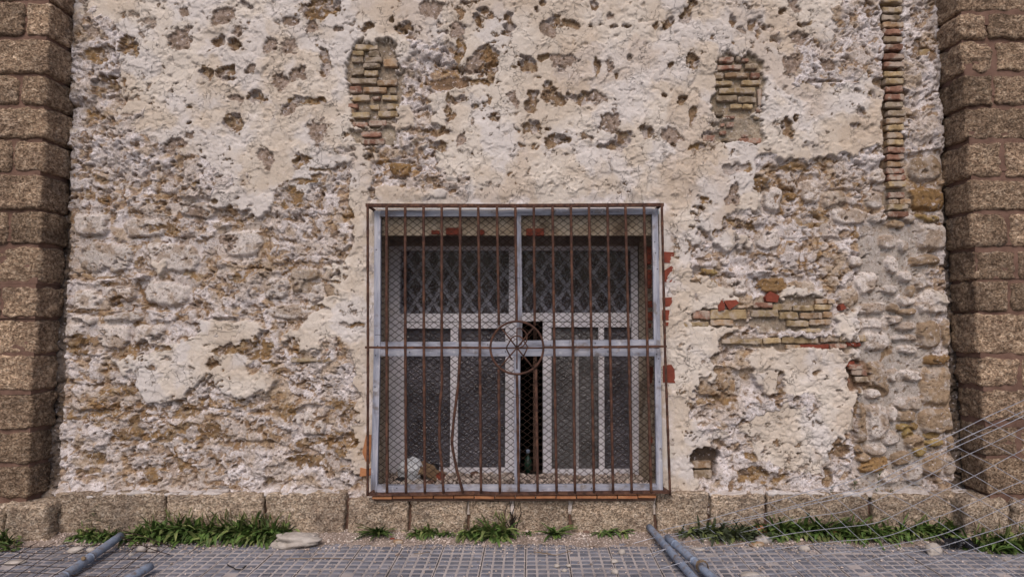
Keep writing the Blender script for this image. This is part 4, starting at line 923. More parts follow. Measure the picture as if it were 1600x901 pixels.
for (x, y, dx) in ((806, 434, 5), (806, 620, 7), (592, 523, 3)):
    p = P(x, y, gy(y)); mb.tube([p+Vector((-.02, -.01, 0)), p+Vector((0, -.013, .002)), p+Vector((.028, .01, -.004)), p+Vector((.03, .05, -.002))], .0016, 5)
p = P(803, 614, gy(614)); mb.tube([p+Vector((-.03, -.01, .03)), p+Vector((-.01, -.012, 0)), p+Vector((.02, -.01, -.012)), p+Vector((.05, .0, -.008))], .0016, 5)
mb.build('tie_wire', MAT['wire'], gr, True)

# ------------------------------------------------------------------ terracotta sill tiles
sl = empty('window_sill', P(803, 777, -.09), 'row of thin terracotta tiles edging the sill under the grille', 'window sill')
for i in range(14):
    x0 = 581.5+32*i; x1 = x0+31.2 if i < 13 else 1026; mb = MB(); yy = 774.6+rs.uniform(-.4, .5)-.05*i
    a = P(x0, yy, -.105); b = P(x1, yy+4.3, -.105); mb.box(a.x, b.x-.002, -.105+rs.uniform(-.004, .004), .0, b.z, a.z, 0, .003, Matrix.Rotation(rs.uniform(-.012, .012), 3, 'Y')); mb.build('tile', MAT['terracotta'], sl)
a = P(583, 779.5, -.085); b = P(1024, 783, -.085); mb = MB(); mb.box(a.x, b.x, -.070, 0, b.z, a.z); mb.build('mortar_bed', MAT['redmortar'], sl)

# ------------------------------------------------------------------ stones, litter
def rock(name, c, size, mat, seed, label=None, cat=None, rot=0, sub_=3, flatb=.0, group=None, parent=None, amp=.5, hard=.0):
    bm = bmesh.new(); bmesh.ops.create_icosphere(bm, subdivisions=sub_, radius=1)
    p = np.array([q.co for q in bm.verts], np.float32)
    if hard: p = np.sign(p)*np.abs(p)**(1-hard)
    d = fbm3(p+seed*7.7, 1.1, 4, seed)-.5; d2 = fbm3(p*1.0+seed*3.3, .35, 3, seed+9)-.5
    p = p*(1+d[:, None]*amp*1.6+d2[:, None]*.25*amp*1.6)*.5*np.array(size, np.float32)
    ca_, sa = math.cos(rot), math.sin(rot); p = np.stack([p[:, 0]*ca_-p[:, 1]*sa, p[:, 0]*sa+p[:, 1]*ca_, p[:, 2]], -1)
    p[:, 2] = np.maximum(p[:, 2], -size[2]*.38)
    f = [[q.index for q in a.verts] for a in bm.faces]; bm.free()
    me = bpy.data.meshes.new(name); me.from_pydata([tuple(q) for q in p], [], f); me.update()
    o = link_mesh(name, me, mat, None, sub_ > 1); c = Vector(c); o.location = (c.x, c.y, c.z+size[2]*.36)
    if parent is not None: o.parent = parent; o.matrix_parent_inverse = Matrix.Translation(-Vector(parent.location))
    return tag(o, label, cat, group)

# ground: street sheet, paving slabs with raised pads, sandy drift at the wall foot
mb = MB(); mb.add([(-60, -60, -.012), (60, -60, -.012), (60, .3, -.012), (-60, .3, -.012)], [(0, 1, 2, 3)]); tag(mb.build('ground', MAT['ground']), kind='structure')
mb = MB(); PITCHG = .0535; SL = PITCHG*4+.006
mb.add([(-5, -3.1, -.004), (5, -3.1, -.004), (5, -.08, -.004), (-5, -.08, -.004)], [(0, 1, 2, 3)], 2)
gj = G(957, 875).x; rpv = random.Random(21); y0 = -.115
for j in range(14):
    for i in range(-24, 24):
        xs_ = gj+i*SL+(.0 if True else 0); ys_ = y0-(j+1)*SL
        ja = rpv.uniform(-.0015, .0015); jz = rpv.uniform(-.0025, .0025); tl = rpv.uniform(-.012, .012)
        gx0, gx1, gy0, gy1 = xs_+.0025, xs_+SL-.0025, ys_+.0015, ys_+SL-.0015
        mb.add([(gx0, gy0, jz-.001), (gx1, gy0, jz-.001+tl*.05), (gx1, gy1, jz-.001+tl*.05), (gx0, gy1, jz-.001), (gx0, gy0, -.004), (gx1, gy0, -.004), (gx1, gy1, -.004), (gx0, gy1, -.004)], [(0, 1, 2, 3), (4, 5, 1, 0), (5, 6, 2, 1), (6, 7, 3, 2), (7, 4, 0, 3)], 1)
        for a in range(4):
            for b in range(4):
                if rpv.random() < .012: continue
                cx = xs_+.003+(a+.5)*PITCHG+ja; cy = ys_+.003+(b+.5)*PITCHG
                hb = PITCHG*.40*rpv.uniform(.96, 1.03); hy = PITCHG*.35*rpv.uniform(.95, 1.04); ht = hb-.0035; z0 = jz-.001; z1 = jz+.0026*rpv.uniform(.6, 1.1); q = [rpv.uniform(-.0012, .0012) for _ in range(8)]
                if hasattr(mb, 'v'):
                    mb.add([(cx-hb, cy-hy, z0), (cx+hb, cy-hy, z0), (cx+hb, cy+hy, z0), (cx-hb, cy+hy, z0),
                            (cx-ht+q[0], cy-hy+.003+q[1], z1), (cx+ht+q[2], cy-hy+.003+q[3], z1), (cx+ht+q[4], cy+hy-.003+q[5], z1), (cx-ht+q[6], cy+hy-.003+q[7], z1)],
                           [(4, 5, 6, 7), (0, 1, 5, 4), (1, 2, 6, 5), (2, 3, 7, 6), (3, 0, 4, 7)], 0)
tag(mb.build('pavement', [MAT['pad'], MAT['groove'], MAT['joint']]), kind='structure')
# drift of dirt
n_, m_2 = 1100, 60
gxx = np.linspace(-4.2, 4.2, n_, dtype=np.float32); gyy = np.linspace(.02, -.42, m_2, dtype=np.float32)
GX, GYY = np.meshgrid(gxx, gyy)
def drift_h(x, y):
    ed = -.200-.035*(fbm(x, y*0+1, .5, 3, 701)-.5)*2-.03*(fbm(x, y, .09, 3, 711)-.5)*2
    ed = ed-.07*sm(-2.45, -2.9, x)-.05*sm(2.3, 2.7, x)+.0*x
    t = (y-ed)/.16
    return np.where(t > 0, .004+.024*sm(0, 1.1, t), .004+t*.12)+.010*(fbm(x, y, .045, 4, 721)-.5)
GZ = drift_h(GX, GYY)
ii = np.arange(n_*m_2).reshape(m_2, n_); f = np.stack([ii[:-1, :-1], ii[1:, :-1], ii[1:, 1:], ii[:-1, 1:]], -1).reshape(-1, 4)
tag(link_mesh('dirt_strip', grid_mesh('dirt_strip', np.stack([GX, GYY, GZ], -1).reshape(-1, 3), f), MAT['dirt'], None, True), kind='structure')
# gravel scattered over it
r = np.random.RandomState(9); N = 19000
px_ = r.uniform(-3.9, 3.9, N).astype(np.float32); py_ = (-.02-np.abs(r.normal(0, .125, N))).astype(np.float32); far = r.rand(N) < .055; py_[far] = r.uniform(-.75, -.1, far.sum())
dz = drift_h(px_, py_); dz = np.maximum(dz, .003); sz = (.0022+.0042*r.rand(N)**2.2).astype(np.float32); sz[r.rand(N) < .012] *= 2.1
bm = bmesh.new(); bmesh.ops.create_icosphere(bm, subdivisions=1, radius=1); bv = np.array([q.co for q in bm.verts], np.float32); bf = np.array([[q.index for q in a.verts] for a in bm.faces]); bm.free()
sc = sz[:, None]*r.uniform(.6, 1.35, (N, 3)).astype(np.float32); sc[:, 2] *= .75
pv = bv[None]*(1+r.uniform(-.28, .28, (N, len(bv), 1)))*sc[:, None]; an = r.uniform(0, 6.28, N)
cx_ = pv[..., 0]*np.cos(an)[:, None]-pv[..., 1]*np.sin(an)[:, None]; cy_ = pv[..., 0]*np.sin(an)[:, None]+pv[..., 1]*np.cos(an)[:, None]
pv = np.stack([cx_+px_[:, None], cy_+py_[:, None], pv[..., 2]+(dz+sz*.35)[:, None]], -1).reshape(-1, 3)
ff = (bf[None]+(np.arange(N)*len(bv))[:, None, None]).reshape(-1, 3)
tag(link_mesh('gravel', grid_mesh('gravel', pv, ff), MAT['pebble']), 'fine pale gravel and mortar crumbs strewn along the wall foot', 'gravel', kind='stuff')
# debris on the inner sill
def sillpt(x, y): # y pixel 745..768 -> depth on the sloping inner sill
    t = max(0, min(1, (767-y)/24)); Y = .0+RD*t*.95; z0 = o0[3].z; z1 = i0[3].z; zz = z0+(z1-z0)*t
    return Vector((P(x, y, Y).x, Y, zz))
N = 4200; sx_ = r.uniform(594, 1012, N); st_ = r.rand(N)**.8
pX = np.array([P(a, 757, .02+b*.38).x for a, b in zip(sx_, st_)], np.float32); pY = (.02+st_*.38).astype(np.float32); pZ = (o0[3].z+(i0[3].z-o0[3].z)*(pY+.012)/RD).astype(np.float32)
sz = (.003+.009*r.rand(N)**2).astype(np.float32); pZ = pZ+.004+sz*.4+.035*(fbm(pX, pY, .12, 3, 741))*sm(.02, .2, pY)
sc = sz[:, None]*r.uniform(.6, 1.4, (N, 3)); pv = bv[None]*(1+r.uniform(-.3, .3, (N, len(bv), 1)))*sc[:, None]+np.stack([pX, pY, pZ], -1)[:, None]
ff = (bf[None]+(np.arange(N)*len(bv))[:, None, None]).reshape(-1, 3)
tag(link_mesh('rubble', grid_mesh('rubble', pv.reshape(-1, 3), ff), MAT['pebble']), 'crumbled mortar and grit lying on the inner window sill', 'rubble', kind='stuff')
for k, (x, y, s, mt, lab) in enumerate([(637, 757, .05, 'palestone', 'pale lump of mortar on the sill below the bag'), (655, 757, .055, 'palestone', 'pale angular stone on the sill behind the second bar'), (605, 751, .05, 'greymortar', 'brown lump at the left end of the sill'),
        (688, 752, .075, 'redtile', 'red brick chunk lying under the cardboard on the sill'), (742, 740, .05, 'redmortar', 'reddish scrap against the lower middle of the window'), (795, 745, .05, 'greymortar', 'brown stone on the sill beside the centre stile'),
        (672, 757, .045, 'redmortar', 'small reddish chunk on the sill left of the brick chunk'), (850, 754, .03, 'palestone', 'small pale stone on the sill right of the centre'), (935, 755, .03, 'redmortar', 'small reddish stone on the sill at the right')]):
    s *= 1.35; p = sillpt(x, y); rock('rubble_stone', p+Vector((0, 0, .008)), (s, s*.7, s*.65), MAT[mt], 30+k, lab, 'stone', rs.uniform(0, 3), 2, group='stones on the window sill')
def crumple(name, c, size, mat, seed, lab, cat, rot=0):
    bm = bmesh.new(); bmesh.ops.create_icosphere(bm, subdivisions=4, radius=1); p = np.array([q.co for q in bm.verts], np.float32)
    k = ridged(p[:, 0]*1.0+seed+p[:, 2]*.7, p[:, 1]+p[:, 2], .55, 4, seed); k2 = fbm3(p+seed, .8, 3, seed)
    p = p*(.62+.55*k2[:, None]+.40*(k[:, None]-.5))*.5*np.array(size, np.float32)
    R_ = np.array(Matrix.Rotation(rot, 3, 'Y')); p = p@R_.T; p[:, 2] = np.maximum(p[:, 2], -size[2]*.42)
    f = [[q.index for q in a.verts] for a in bm.faces]; bm.free(); me = bpy.data.meshes.new(name); me.from_pydata([tuple(q) for q in p], [], f); me.update()
    o = link_mesh(name, me, mat); o.location = Vector(c)+Vector((0, 0, size[2]*.38)); return tag(o, lab, cat)
p = sillpt(641, 752); crumple('plastic_bag', p, (.15, .12, .19), MAT['bag'], 3, 'crumpled white plastic bag on the sill at lower left', 'bag', .5)
p = sillpt(626, 755); crumple('dark_rag', p, (.065, .06, .06), MAT['black'], 8, 'small black rag on the sill left of the white bag', 'rag')
p = sillpt(675, 748); crumple('dark_rag', p+Vector((0, 0, .012)), (.10, .08, .11), MAT['black'], 15, 'black rag tucked under the cardboard on the sill', 'rag', .4)
# cardboard scrap, bent sheet
a = sillpt(662, 741)+Vector((0, 0, .045)); v = []; f = []
for i in range(14):
    for j in range(5):
        t = i/13; u = j/4; v.append((a.x+t*.27, a.y-.10-u*.12, a.z+.055-.075*t+.028*math.sin(t*5+1)-.045*u+.006*math.sin(i*2.1+j)))
for i in range(13):
    for j in range(4): f.append((i*5+j, (i+1)*5+j, (i+1)*5+j+1, i*5+j+1))
b0 = len(v); v += [(x, y, z_-.004) for x, y, z_ in v]; f += [tuple(b0+k for k in q[::-1]) for q in f]
mb = MB(); mb.add(v, f); tag(mb.build('cardboard_scrap', MAT['card'], None, True), 'curled piece of brown cardboard leaning over rubble on the sill', 'cardboard')

# loose stones and brick pieces on the ground
def gp(x, y): q = G(x, y); q.z = max(0, float(drift_h(np.array([q.x], np.float32), np.array([q.y], np.float32))[0])-.003) if q.y > -.3 else .002; return q
rock('flat_stone', gp(460, 852), (.29, .14, .078), MAT['palestone'], 61, 'large flat pale stone lying beside the big green clump', 'stone', .10, 4, amp=.95, hard=.1)
for k, (x, y, w_, h_, mt, lab) in enumerate([(120, 863, .085, .035, 'palestone', 'flat pale stone left of the fallen tube'), (24, 880, .085, .018, 'palestone', 'thin pale flake at the far left of the paving'), (142, 862, .05, .025, 'palestone', 'pale stone touching the left tube'),
        (222, 861, .06, .04, 'palestone', 'pale stone right of the left tube end'), (238, 862, .05, .035, 'palestone', 'second pale stone right of the left tube end'), (72, 843, .07, .03, 'palestone', 'pale stone at the foot of the left pier'),
        (328, 849, .11, .025, 'palestone', 'low pale slab half under the big clump'), (622, 849, .055, .03, 'bo', 'rounded ochre stone on the gravel below the window'), (613, 845, .025, .015, 'redtile', 'small red chip beside the rounded ochre stone'),
        (972, 866, .035, .03, 'palestone', 'pale stone on the paving under the right end of the grille'), (960, 879, .045, .022, 'palestone', 'pale crumbs on the dark paving joint'), (961, 897, .03, .03, 'palestone', 'pale stone at the bottom end of the dark joint'),
        (870, 886, .035, .018, 'palestone', 'pale chip below the bent twig'), (889, 885, .028, .016, 'palestone', 'small pale chip right of the bent twig'), (882, 893, .028, .016, 'palestone', 'lowest of three pale chips near the bent twig'),
        (1192, 849, .085, .04, 'palestone', 'pale stone on top of the orange piece in the right gravel'), (1183, 853, .08, .025, 'bo', 'orange stone under the pale one in the right gravel'), (1257, 860, .055, .035, 'palestone', 'rounded pale stone on the right paving'),
        (1459, 866, .095, .055, 'palestone', 'angular pale stone below the black plastic'), (1456, 833, .05, .03, 'bo', 'ochre stone above the black plastic'), (1174, 903, .12, .03, 'palestone', 'pale stone at the bottom edge right of the tubes'),
        (916, 838, .05, .018, 'redmortar', 'flat reddish chip on the gravel right of the small weed'), (1376, 848, .03, .03, 'palestone', 'small white chip at the edge of the right grass'), (1091, 858, .07, .012, 'palestone', 'thin pale sliver right of the tube end'),
        (950, 835, .04, .045, 'redtile', 'small upright red brick piece by the weed under the window'), (965, 836, .07, .04, 'palestone', 'pale mortar lump beside the red brick piece'), (205, 868, .025, .015, 'palestone', 'tiny pale chip between the left tubes')]):
    rock('loose_stone', gp(x, y), (w_, w_*.6, h_), MAT[mt], 100+k, lab, 'stone', rs.uniform(-.4, .4), 2 if w_ < .06 else 3, group='loose stones along the wall foot', amp=.7, hard=.15)
def shard(x, y, w_, h_, tilt, lab, mat):
    p = gp(x, y); mb = MB(); mb.box(p.x-w_/2, p.x+w_/2, p.y-.012, p.y+.012, p.z, p.z+h_, 0, .004, Matrix.Rotation(tilt, 3, 'Y') @ Matrix.Rotation(-.5, 3, 'X')); o = mb.build('brick_piece', mat); tag(o, lab, 'brick', 'broken bricks in the weeds')
shard(1190, 842, .055, .06, .15, 'upright orange brick piece among the right weeds', MAT['terracotta']); shard(1302, 842, .075, .035, .2, 'orange brick piece at the grass edge right of centre', MAT['terracotta']); 
# black plastic rag
a = gp(1494, 857); v = []; f = []; rb = random.Random(3)
nU, nV = 22, 10
for i in range(nU):
    for j in range(nV):
        t = i/(nU-1); u = j/(nV-1); wdt = .035+.03*abs(math.sin(t*4.2+.6)); v.append((a.x-.07+t*.16+rb.uniform(-.004, .004), a.y-wdt+2*wdt*u+rb.uniform(-.006, .006)+.015*math.sin(t*7), a.z+.016+.026*abs(math.sin(t*9+u*3))+.030*max(0, .25-t)*4*u+rb.uniform(0, .008)))
for i in range(nU-1):
    for j in range(nV-1): f.append((i*nV+j, (i+1)*nV+j, (i+1)*nV+j+1, i*nV+j+1))
mb = MB(); mb.add(v, f); tag(mb.build('black_rag', MAT['black'], None, False), 'torn piece of black plastic lying at the edge of the right grass', 'plastic scrap')
# twigs
def twig(pts, r_, lab, mat='dry'):
    mb = MB(); Q = []; PP = [G(x, y)+Vector((0, 0, .010+zz)) for x, y, zz in pts]
    for i in range(len(PP)-1):
        for k in range(4): Q.append(PP[i].lerp(PP[i+1], k/4)+Vector((0, rs.uniform(-.002, .002), rs.uniform(-.001, .002))))
    Q.append(PP[-1]); mb.tube(Q, [r_*(1-.5*i/len(Q)) for i in range(len(Q))], 6); tag(mb.build('twig', MAT[mat], None, True), lab, 'twig', 'twigs on the paving')
twig([(838,865,0),(858,868,0),(869,871,.002),(893,864,.004)], .0028, 'bent V-shaped twig on the paving under the window')
twig([(447,876,0),(480,875,0),(530,875,0),(566,878,0)], .0022, 'long thin straight twig left of the window')
twig([(646,868,0),(660,867,0),(672,866,.003)], .0022, 'short twig left of centre on the paving'); twig([(920,857,0),(930,855,0)], .002, 'very short twig near the gravel edge')
twig([(355,885,0),(368,892,0),(378,893,0),(385,888,.004),(384,886,0),(378,890,0)], .003, 'small dark curled twig below the big clump', 'deadblack')
twig([(800,838,.01),(850,838,.01),(905,832,.01)], .0025, 'long pale stalk lying on the gravel under the window'); twig([(618,870,0),(628,869,0)], .002, 'tiny reddish twig on the paving left of centre', 'redmortar')
# ------------------------------------------------------------------ weeds
def blade(mb, base, az_, L, w_, lift, droop, mi=0, lobes=0, rr=random):
    """one leaf: midrib curve with a folded blade on both sides"""
    n = 7; d = Vector((math.cos(az_), math.sin(az_), 0)); side = Vector((-d.y, d.x, 0)); v = []; f = []
    tw = rr.uniform(-.5, .5); yv = Vector(base); ang = lift
    for i in range(n):
        t = i/(n-1)
        if i: ang -= droop/(n-1); yv = yv+(d*math.cos(ang)+Vector((0, 0, math.sin(ang))))*L/(n-1)
        wi = w_*(math.sin(math.pi*min(1, (t*.86+.10)))**.8)*(1+(lobes*.45*math.sin(t*19)))
        if i == n-1: wi = w_*.05
        up = Vector((0, 0, 1))*wi*.35; s_ = (side*math.cos(tw*t)+Vector((0, 0, 1))*math.sin(tw*t))*wi
        v += [yv-s_+up, yv, yv+s_+up]
    for i in range(n-1):
        for k in (0, 1): f.append((i*3+k, i*3+k+1, i*3+3+k+1, i*3+3+k))
    for q in v: q.y = min(q.y, -.078+.02) if q.y > -.058 and base[1] < -.05 else q.y
    mb.add(v, f, mi)
LM = [MAT['leaf'], MAT['leafpale'], MAT['leafgrey'], MAT['dry'], MAT['deadblack']]
def weed(x, y, n, L, w_,  lab, name='weed', mi=0, up=(.25, 1.3), spread=.03, droop=1.0, lobes=0, pale=.3, stalks=0, seed=0, group='weeds along the wall foot', zoff=0, flowers=0):
    rr = random.Random(seed*31+int(x)); c = gp(x, y); c.z += zoff; L *= .92; w_ *= 1.25; n = int(n*1.5)
    mb = MB()
    for i in range(n):
        a = rr.uniform(0, 2*math.pi)
        if math.sin(a) > .3 and rr.random() < .6: a = -a
        b = c+Vector((max(-1.5*spread, min(1.5*spread, rr.gauss(0, spread))), min(.02, rr.gauss(0, min(spread, .035))), 0)); b.y = min(b.y, -.085)
        m_ = mi if rr.random() > pale else 1
        kd = rr.random(); blade(mb, b, a, L*rr.uniform(.35, 1.15)*(.7 if kd < .25 else 1), w_*rr.uniform(.5, 1.1)*(1.8 if kd < .25 else 1), rr.uniform(*up), droop*rr.uniform(.2, 1.9), m_, lobes+(.5 if kd < .1 else 0), rr)
    for i in range(stalks):
        b = c+Vector((max(-1.4*spread, min(1.4*spread, rr.gauss(0, spread))), max(-.04, rr.gauss(0, .015)-.015), 0)); hh = L*rr.uniform(.55, 1.0); lean = rr.uniform(-.25, .25)
        p1 = b+Vector((lean*hh*.4, -.01, hh*.7)); p2 = b+Vector((lean*hh, -.015, hh)); mb.tube([b, p1], .0010, 4, 3); mb.tube([p1, p1.lerp(p2, .5), p2], [.0022, .0032, .0012], 5, 1 if rr.random() < .6 else 3)
    root = mb.build(name, LM, None, False); return tag(root, lab, 'weed', group)
# large clump, left
for k, (x, y, L, n) in enumerate([(228, 842, .15, 85), (262, 840, .20, 110), (300, 840, .22, 150), (338, 842, .19, 110), (372, 840, .22, 120), (402, 842, .21, 150), (428, 842, .18, 95)]):
    weed(x, y, int(n*1.4), L*.84, .0085, ['leftmost, lowest plant of the big green clump by the plinth', 'second plant from the left in the big green clump', 'tallest bushy plant in the left half of the big green clump', 'plant in the middle of the big green clump', 'plant right of the middle of the big green clump',
         'tall plant near the right end of the big green clump', 'rightmost plant of the big green clump above the flat stone'][k], up=(.35, 1.5), spread=.055, droop=1.5, lobes=.35, stalks=12, seed=k+1, group='plants of the big green clump')
for k, (x, y, L, n, lab) in enumerate([(132, 842, .09, 40, 'small weed at the left of the first plinth block'), (150, 843, .12, 60, 'low dark weed between pier and fallen tube'), (172, 843, .10, 45, 'small weed just behind the left tube end'), (4, 852, .13, 50, 'weed at the far left edge under the pier'), (20, 856, .07, 18, 'sparse weed beside the far left one')]):
    weed(x, y, n, L, .0075, lab, spread=.03, droop=1.2, stalks=3, seed=20+k)
weed(592, 838, 46, .155, .0075, 'spiky green rosette weed below the left end of the sill', up=(.15, .95), spread=.012, droop=.5, lobes=.7, seed=31)
weed(668, 836, 60, .11, .0055, 'fine-leaved pale green weed second from the left under the window', up=(.2, 1.3), spread=.045, lobes=.8, pale=.4, seed=32)
weed(700, 838, 22, .06, .006, 'tiny low weed between the two bigger ones under the window', spread=.02, seed=33)
weed(742, 839, 65, .12, .0075, 'leafy weed left of the dark rotten stems', up=(.2, 1.3), spread=.045, stalks=6, seed=34, droop=1.3)
weed(775, 840, 80, .17, .008, 'bushy weed with dry seed stalks under the window centre', up=(.3, 1.45), spread=.04, stalks=12, seed=35, droop=1.3)
weed(826, 836, 10, .05, .005, 'tiny green sprout on the gravel right of the rotten stems', spread=.01, seed=36, up=(.5, 1.3))
weed(867, 834, 26, .13, .0075, 'flat star-shaped rosette weed under the window', up=(.15, .9), spread=.008, droop=.35, seed=37, pale=.3)
weed(945, 836, 24, .10, .0065, 'small weed under the right part of the window', up=(.2, 1.0), spread=.02, seed=38); weed(968, 835, 14, .10, .006, 'bright weed leaning right, under the right part of the window', up=(.1, .7), spread=.012, seed=39, pale=.5)
# rotten black stems
c = gp(795, 836); mb = MB(); rr = random.Random(8)
for i in range(26):
    b = c+Vector((rr.gauss(0, .022), rr.gauss(0, .012)-.02, 0)); hh = rr.uniform(.08, .21); p = [b]; 
    for k in range(4): p.append(p[-1]+Vector((rr.uniform(-.02, .02), rr.uniform(-.008, .008), hh/4)))
    mb.tube(p, [.003, .003, .0025, .002, .001], 5)
tag(mb.build('dead_stems', MAT['deadblack'], None, True), 'rotten black stems standing against the plinth under the window', 'dead plant')
# right-hand weeds
for k, (x, y, L, n, mi, lab) in enumerate([(1085, 838, .10, 95, 2, 'low dusty grey-green weed right of the tube ends'), (1112, 838, .15, 90, 2, 'dusty grey-green weed against the second plinth joint'), (1142, 842, .13, 90, 2, 'dusty weed left of the upright brick piece'), (1168, 840, .15, 80, 2, 'dusty green weed just left of the orange brick')]):
    weed(x, y, n, L, .007, lab, mi=mi, spread=.05, lobes=.6, up=(.3, 1.4), seed=50+k, group='weeds behind the fallen fence')
for k, (x, y, L, n, w_, lab) in enumerate([(1205, 838, .16, 70, .008, 'green weed right of the upright orange brick'), (1235, 836, .13, 95, .012, 'broad-leaved weed in the middle right'), (1262, 836, .15, 95, .012, 'broad-leaved weed left of the tall sprig'), (1292, 838, .16, 70, .009, 'green tuft around the left tall sprig'),
        (1322, 840, .15, 80, .007, 'grassy tuft left of the second tall sprig'), (1350, 842, .17, 90, .006, 'grassy tuft under the second tall sprig'), (1384, 842, .14, 80, .007, 'low tuft right of the second tall sprig'), (1412, 838, .16, 70, .008, 'tuft left of the black plastic'),
        (1442, 832, .13, 100, .009, 'leafy tuft above the angular pale stone'), (1472, 832, .10, 90, .009, 'tuft directly above the black plastic'), (1504, 840, .17, 110, .010, 'dense tuft right of the black plastic'),
        (1530, 853, .17, 95, .010, 'dense tuft in front of the right pier corner'), (1558, 854, .18, 95, .010, 'strap-leaved tuft with seed heads by the right pier'), (1590, 855, .17, 95, .009, 'rightmost tuft at the photo edge by the pier')]):
    weed(x, y, n, L, w_, lab, spread=.036, up=(.3, 1.45), droop=1.2, stalks=6 if x > 1430 else 2, seed=60+k, group='weeds behind the fallen fence')
def sprig(x, y, hh, lab, seed):
    c = gp(x, y); rr = random.Random(seed); mb = MB(); p = [c]; lean = rr.uniform(-.15, .25)
    for k in range(8): p.append(p[-1]+Vector((lean*hh/8+rr.uniform(-.004, .004), rr.uniform(-.003, .003), hh/8)))
    mb.tube(p, [.0022-.0002*i for i in range(9)], 5, 0)
    for k in range(2, 9):
        for j in range(5): blade(mb, p[k], rr.uniform(-3.1, 0.3), .045*(1.3-k/10)*rr.uniform(.6, 1.3), .003, rr.uniform(.4, 1.2), .5, 0 if rr.random() < .7 else 2, 0, rr)
    tag(mb.build('tall_sprig', LM), lab, 'weed', 'tall thin sprigs')
sprig(1308, 836, .24, 'thin upright sprig with small leaves, left one in the right weeds', 1); sprig(1357, 838, .36, 'tallest thin feathery sprig in the right weeds', 2); sprig(1398, 836, .22, 'bare thin sprig right of the tallest one', 3)
sprig(1215, 834, .18, 'short sprig by the fifth plinth block', 4); sprig(285, 822, .19, 'thin sprout rising above the big green clump', 5); sprig(143, 838, .17, 'thin dark sprig on the first plinth block', 6); sprig(1340, 834, .26, 'thin leaning sprig just left of the tallest one', 7)

# ------------------------------------------------------------------ fallen fence panels
def smooth_path(pts, k=6):
    pts = [Vector(p) for p in pts]; out = []
    for i in range(len(pts)-1):
        p0 = pts[max(i-1, 0)]; p1 = pts[i]; p2 = pts[i+1]; p3 = pts[min(i+2, len(pts)-1)]
        for j in range(k):
            t = j/k; out.append(.5*((2*p1)+(p2-p0)*t+(2*p0-5*p1+4*p2-p3)*t*t+(3*p1-p0-3*p2+p3)*t**3))
    out.append(pts[-1]); return out
fr = empty('fence_panel', G(1100, 890), 'fallen wire fence panel with two grey tubes, sloping up to the right pier', 'fence panel', 'fallen wire fence panels')
def tubepx(a, b, r_, parent, name='tube', za=.03, zb=.03, ext=.35, mat='galv'):
    A_ = G(a[0], a[1], za); B_ = G(b[0], b[1], zb); d = (B_-A_); B_ = B_+d.normalized()*ext
    mb = MB(); n = 12; mb.tube([A_.lerp(B_, i/n) for i in range(n+1)], r_, 14); o = mb.build(name, MAT[mat], parent, True); return A_, B_
t1 = tubepx((1013, 821), (1086, 905), .019, fr, za=.055, zb=.03)
t2 = tubepx((1043, 839), (1112, 901), .019, fr, za=.075, zb=.035)
mb = MB(); q = G(1097, 884, .055)
for k in range(7): a = k*.9; mb.tube([q+Vector((math.cos(a+j*.8)*.028, -.004*k+.01, math.sin(a+j*.8)*.028)) for j in range(7)], .002, 5)
mb.build('binding_wire', MAT['dry'], fr, True)
mb = MB()
for tt in (.18, .62):
    d = (t2[1]-t2[0]).normalized(); p = t2[0].lerp(G(1112, 901, .035), tt); mb = MB(); mb.tube([p-d*.01, p+d*.01], .0212, 12); mb.build('coupling', MAT['galv'], fr, True)
# mesh: lies flat by the tubes on the left, its far edge rises against the pier on the right
RW = [[(1030,829),(1150,799),(1260,768),(1340,746),(1600,624),(1760,549)], [(1036,837),(1150,812),(1260,785),(1320,768),(1360,758),(1440,716),(1600,641),(1760,566)],
      [(1037,840),(1150,815),(1260,789),(1330,772),(1370,761),(1440,724),(1600,649),(1760,575)], [(1048,850),(1160,830),(1260,807),(1327,797),(1370,781),(1447,744),(1510,711),(1600,668),(1760,590)],
      [(1060,861),(1170,846),(1260,829),(1360,818),(1417,794),(1507,750),(1600,702),(1760,620)], [(1076,874),(1180,862),(1260,850),(1377,838),(1447,814),(1514,787),(1600,750),(1760,680)],
      [(1098,890),(1250,871),(1400,850),(1470,834),(1540,806),(1600,778),(1760,712)], [(1118,906),(1300,884),(1400,866),(1480,850),(1600,812),(1760,756)], [(1200,925),(1350,899),(1440,883),(1520,858),(1600,832),(1760,785)],
      [(1260,950),(1400,921),(1500,900),(1600,868),(1760,815)], [(1330,975),(1480,940),(1600,905),(1760,850)]]
kk_ = [0, .5, .6, 1.2, 2, 3, 3.8, 4.8, 5.8, 6.8, 7.8]
def row_y(k, x): 
    R_ = RW[k]; return float(np.interp(x, [q[0] for q in R_], [q[1] for q in R_]))
ROWC = []
for R_ in RW:
    c_ = smooth_path([(x, y, 0) for x, y in R_], 8); ROWC.append(([q.x for q in c_], [q.y for q in c_]))
def row_pt(k, x):
    y = float(np.interp(x, ROWC[k][0], ROWC[k][1])); g_ = G(x, max(y, 822), .035); yg = min(g_.y, -.11)
    t = max(0, min(1, (x-1060)/420)); t = t*t*(3-2*t); Y = yg*(1-t)+(-.27-.082*kk_[k])*t
    p = P(x, y, Y); p.z = max(p.z, .012); return p
mb = MB(); wr = .0016; rf = random.Random(6)
for k in range(len(RW)):
    xs_ = np.linspace(RW[k][0][0], 1755, 80); mb.tube([row_pt(k, x)+Vector((0, 0, .002*math.sin(x*.05+k))) for x in xs_], wr*(1.3 if k < 3 else 1), 5)
x0 = 1034.0
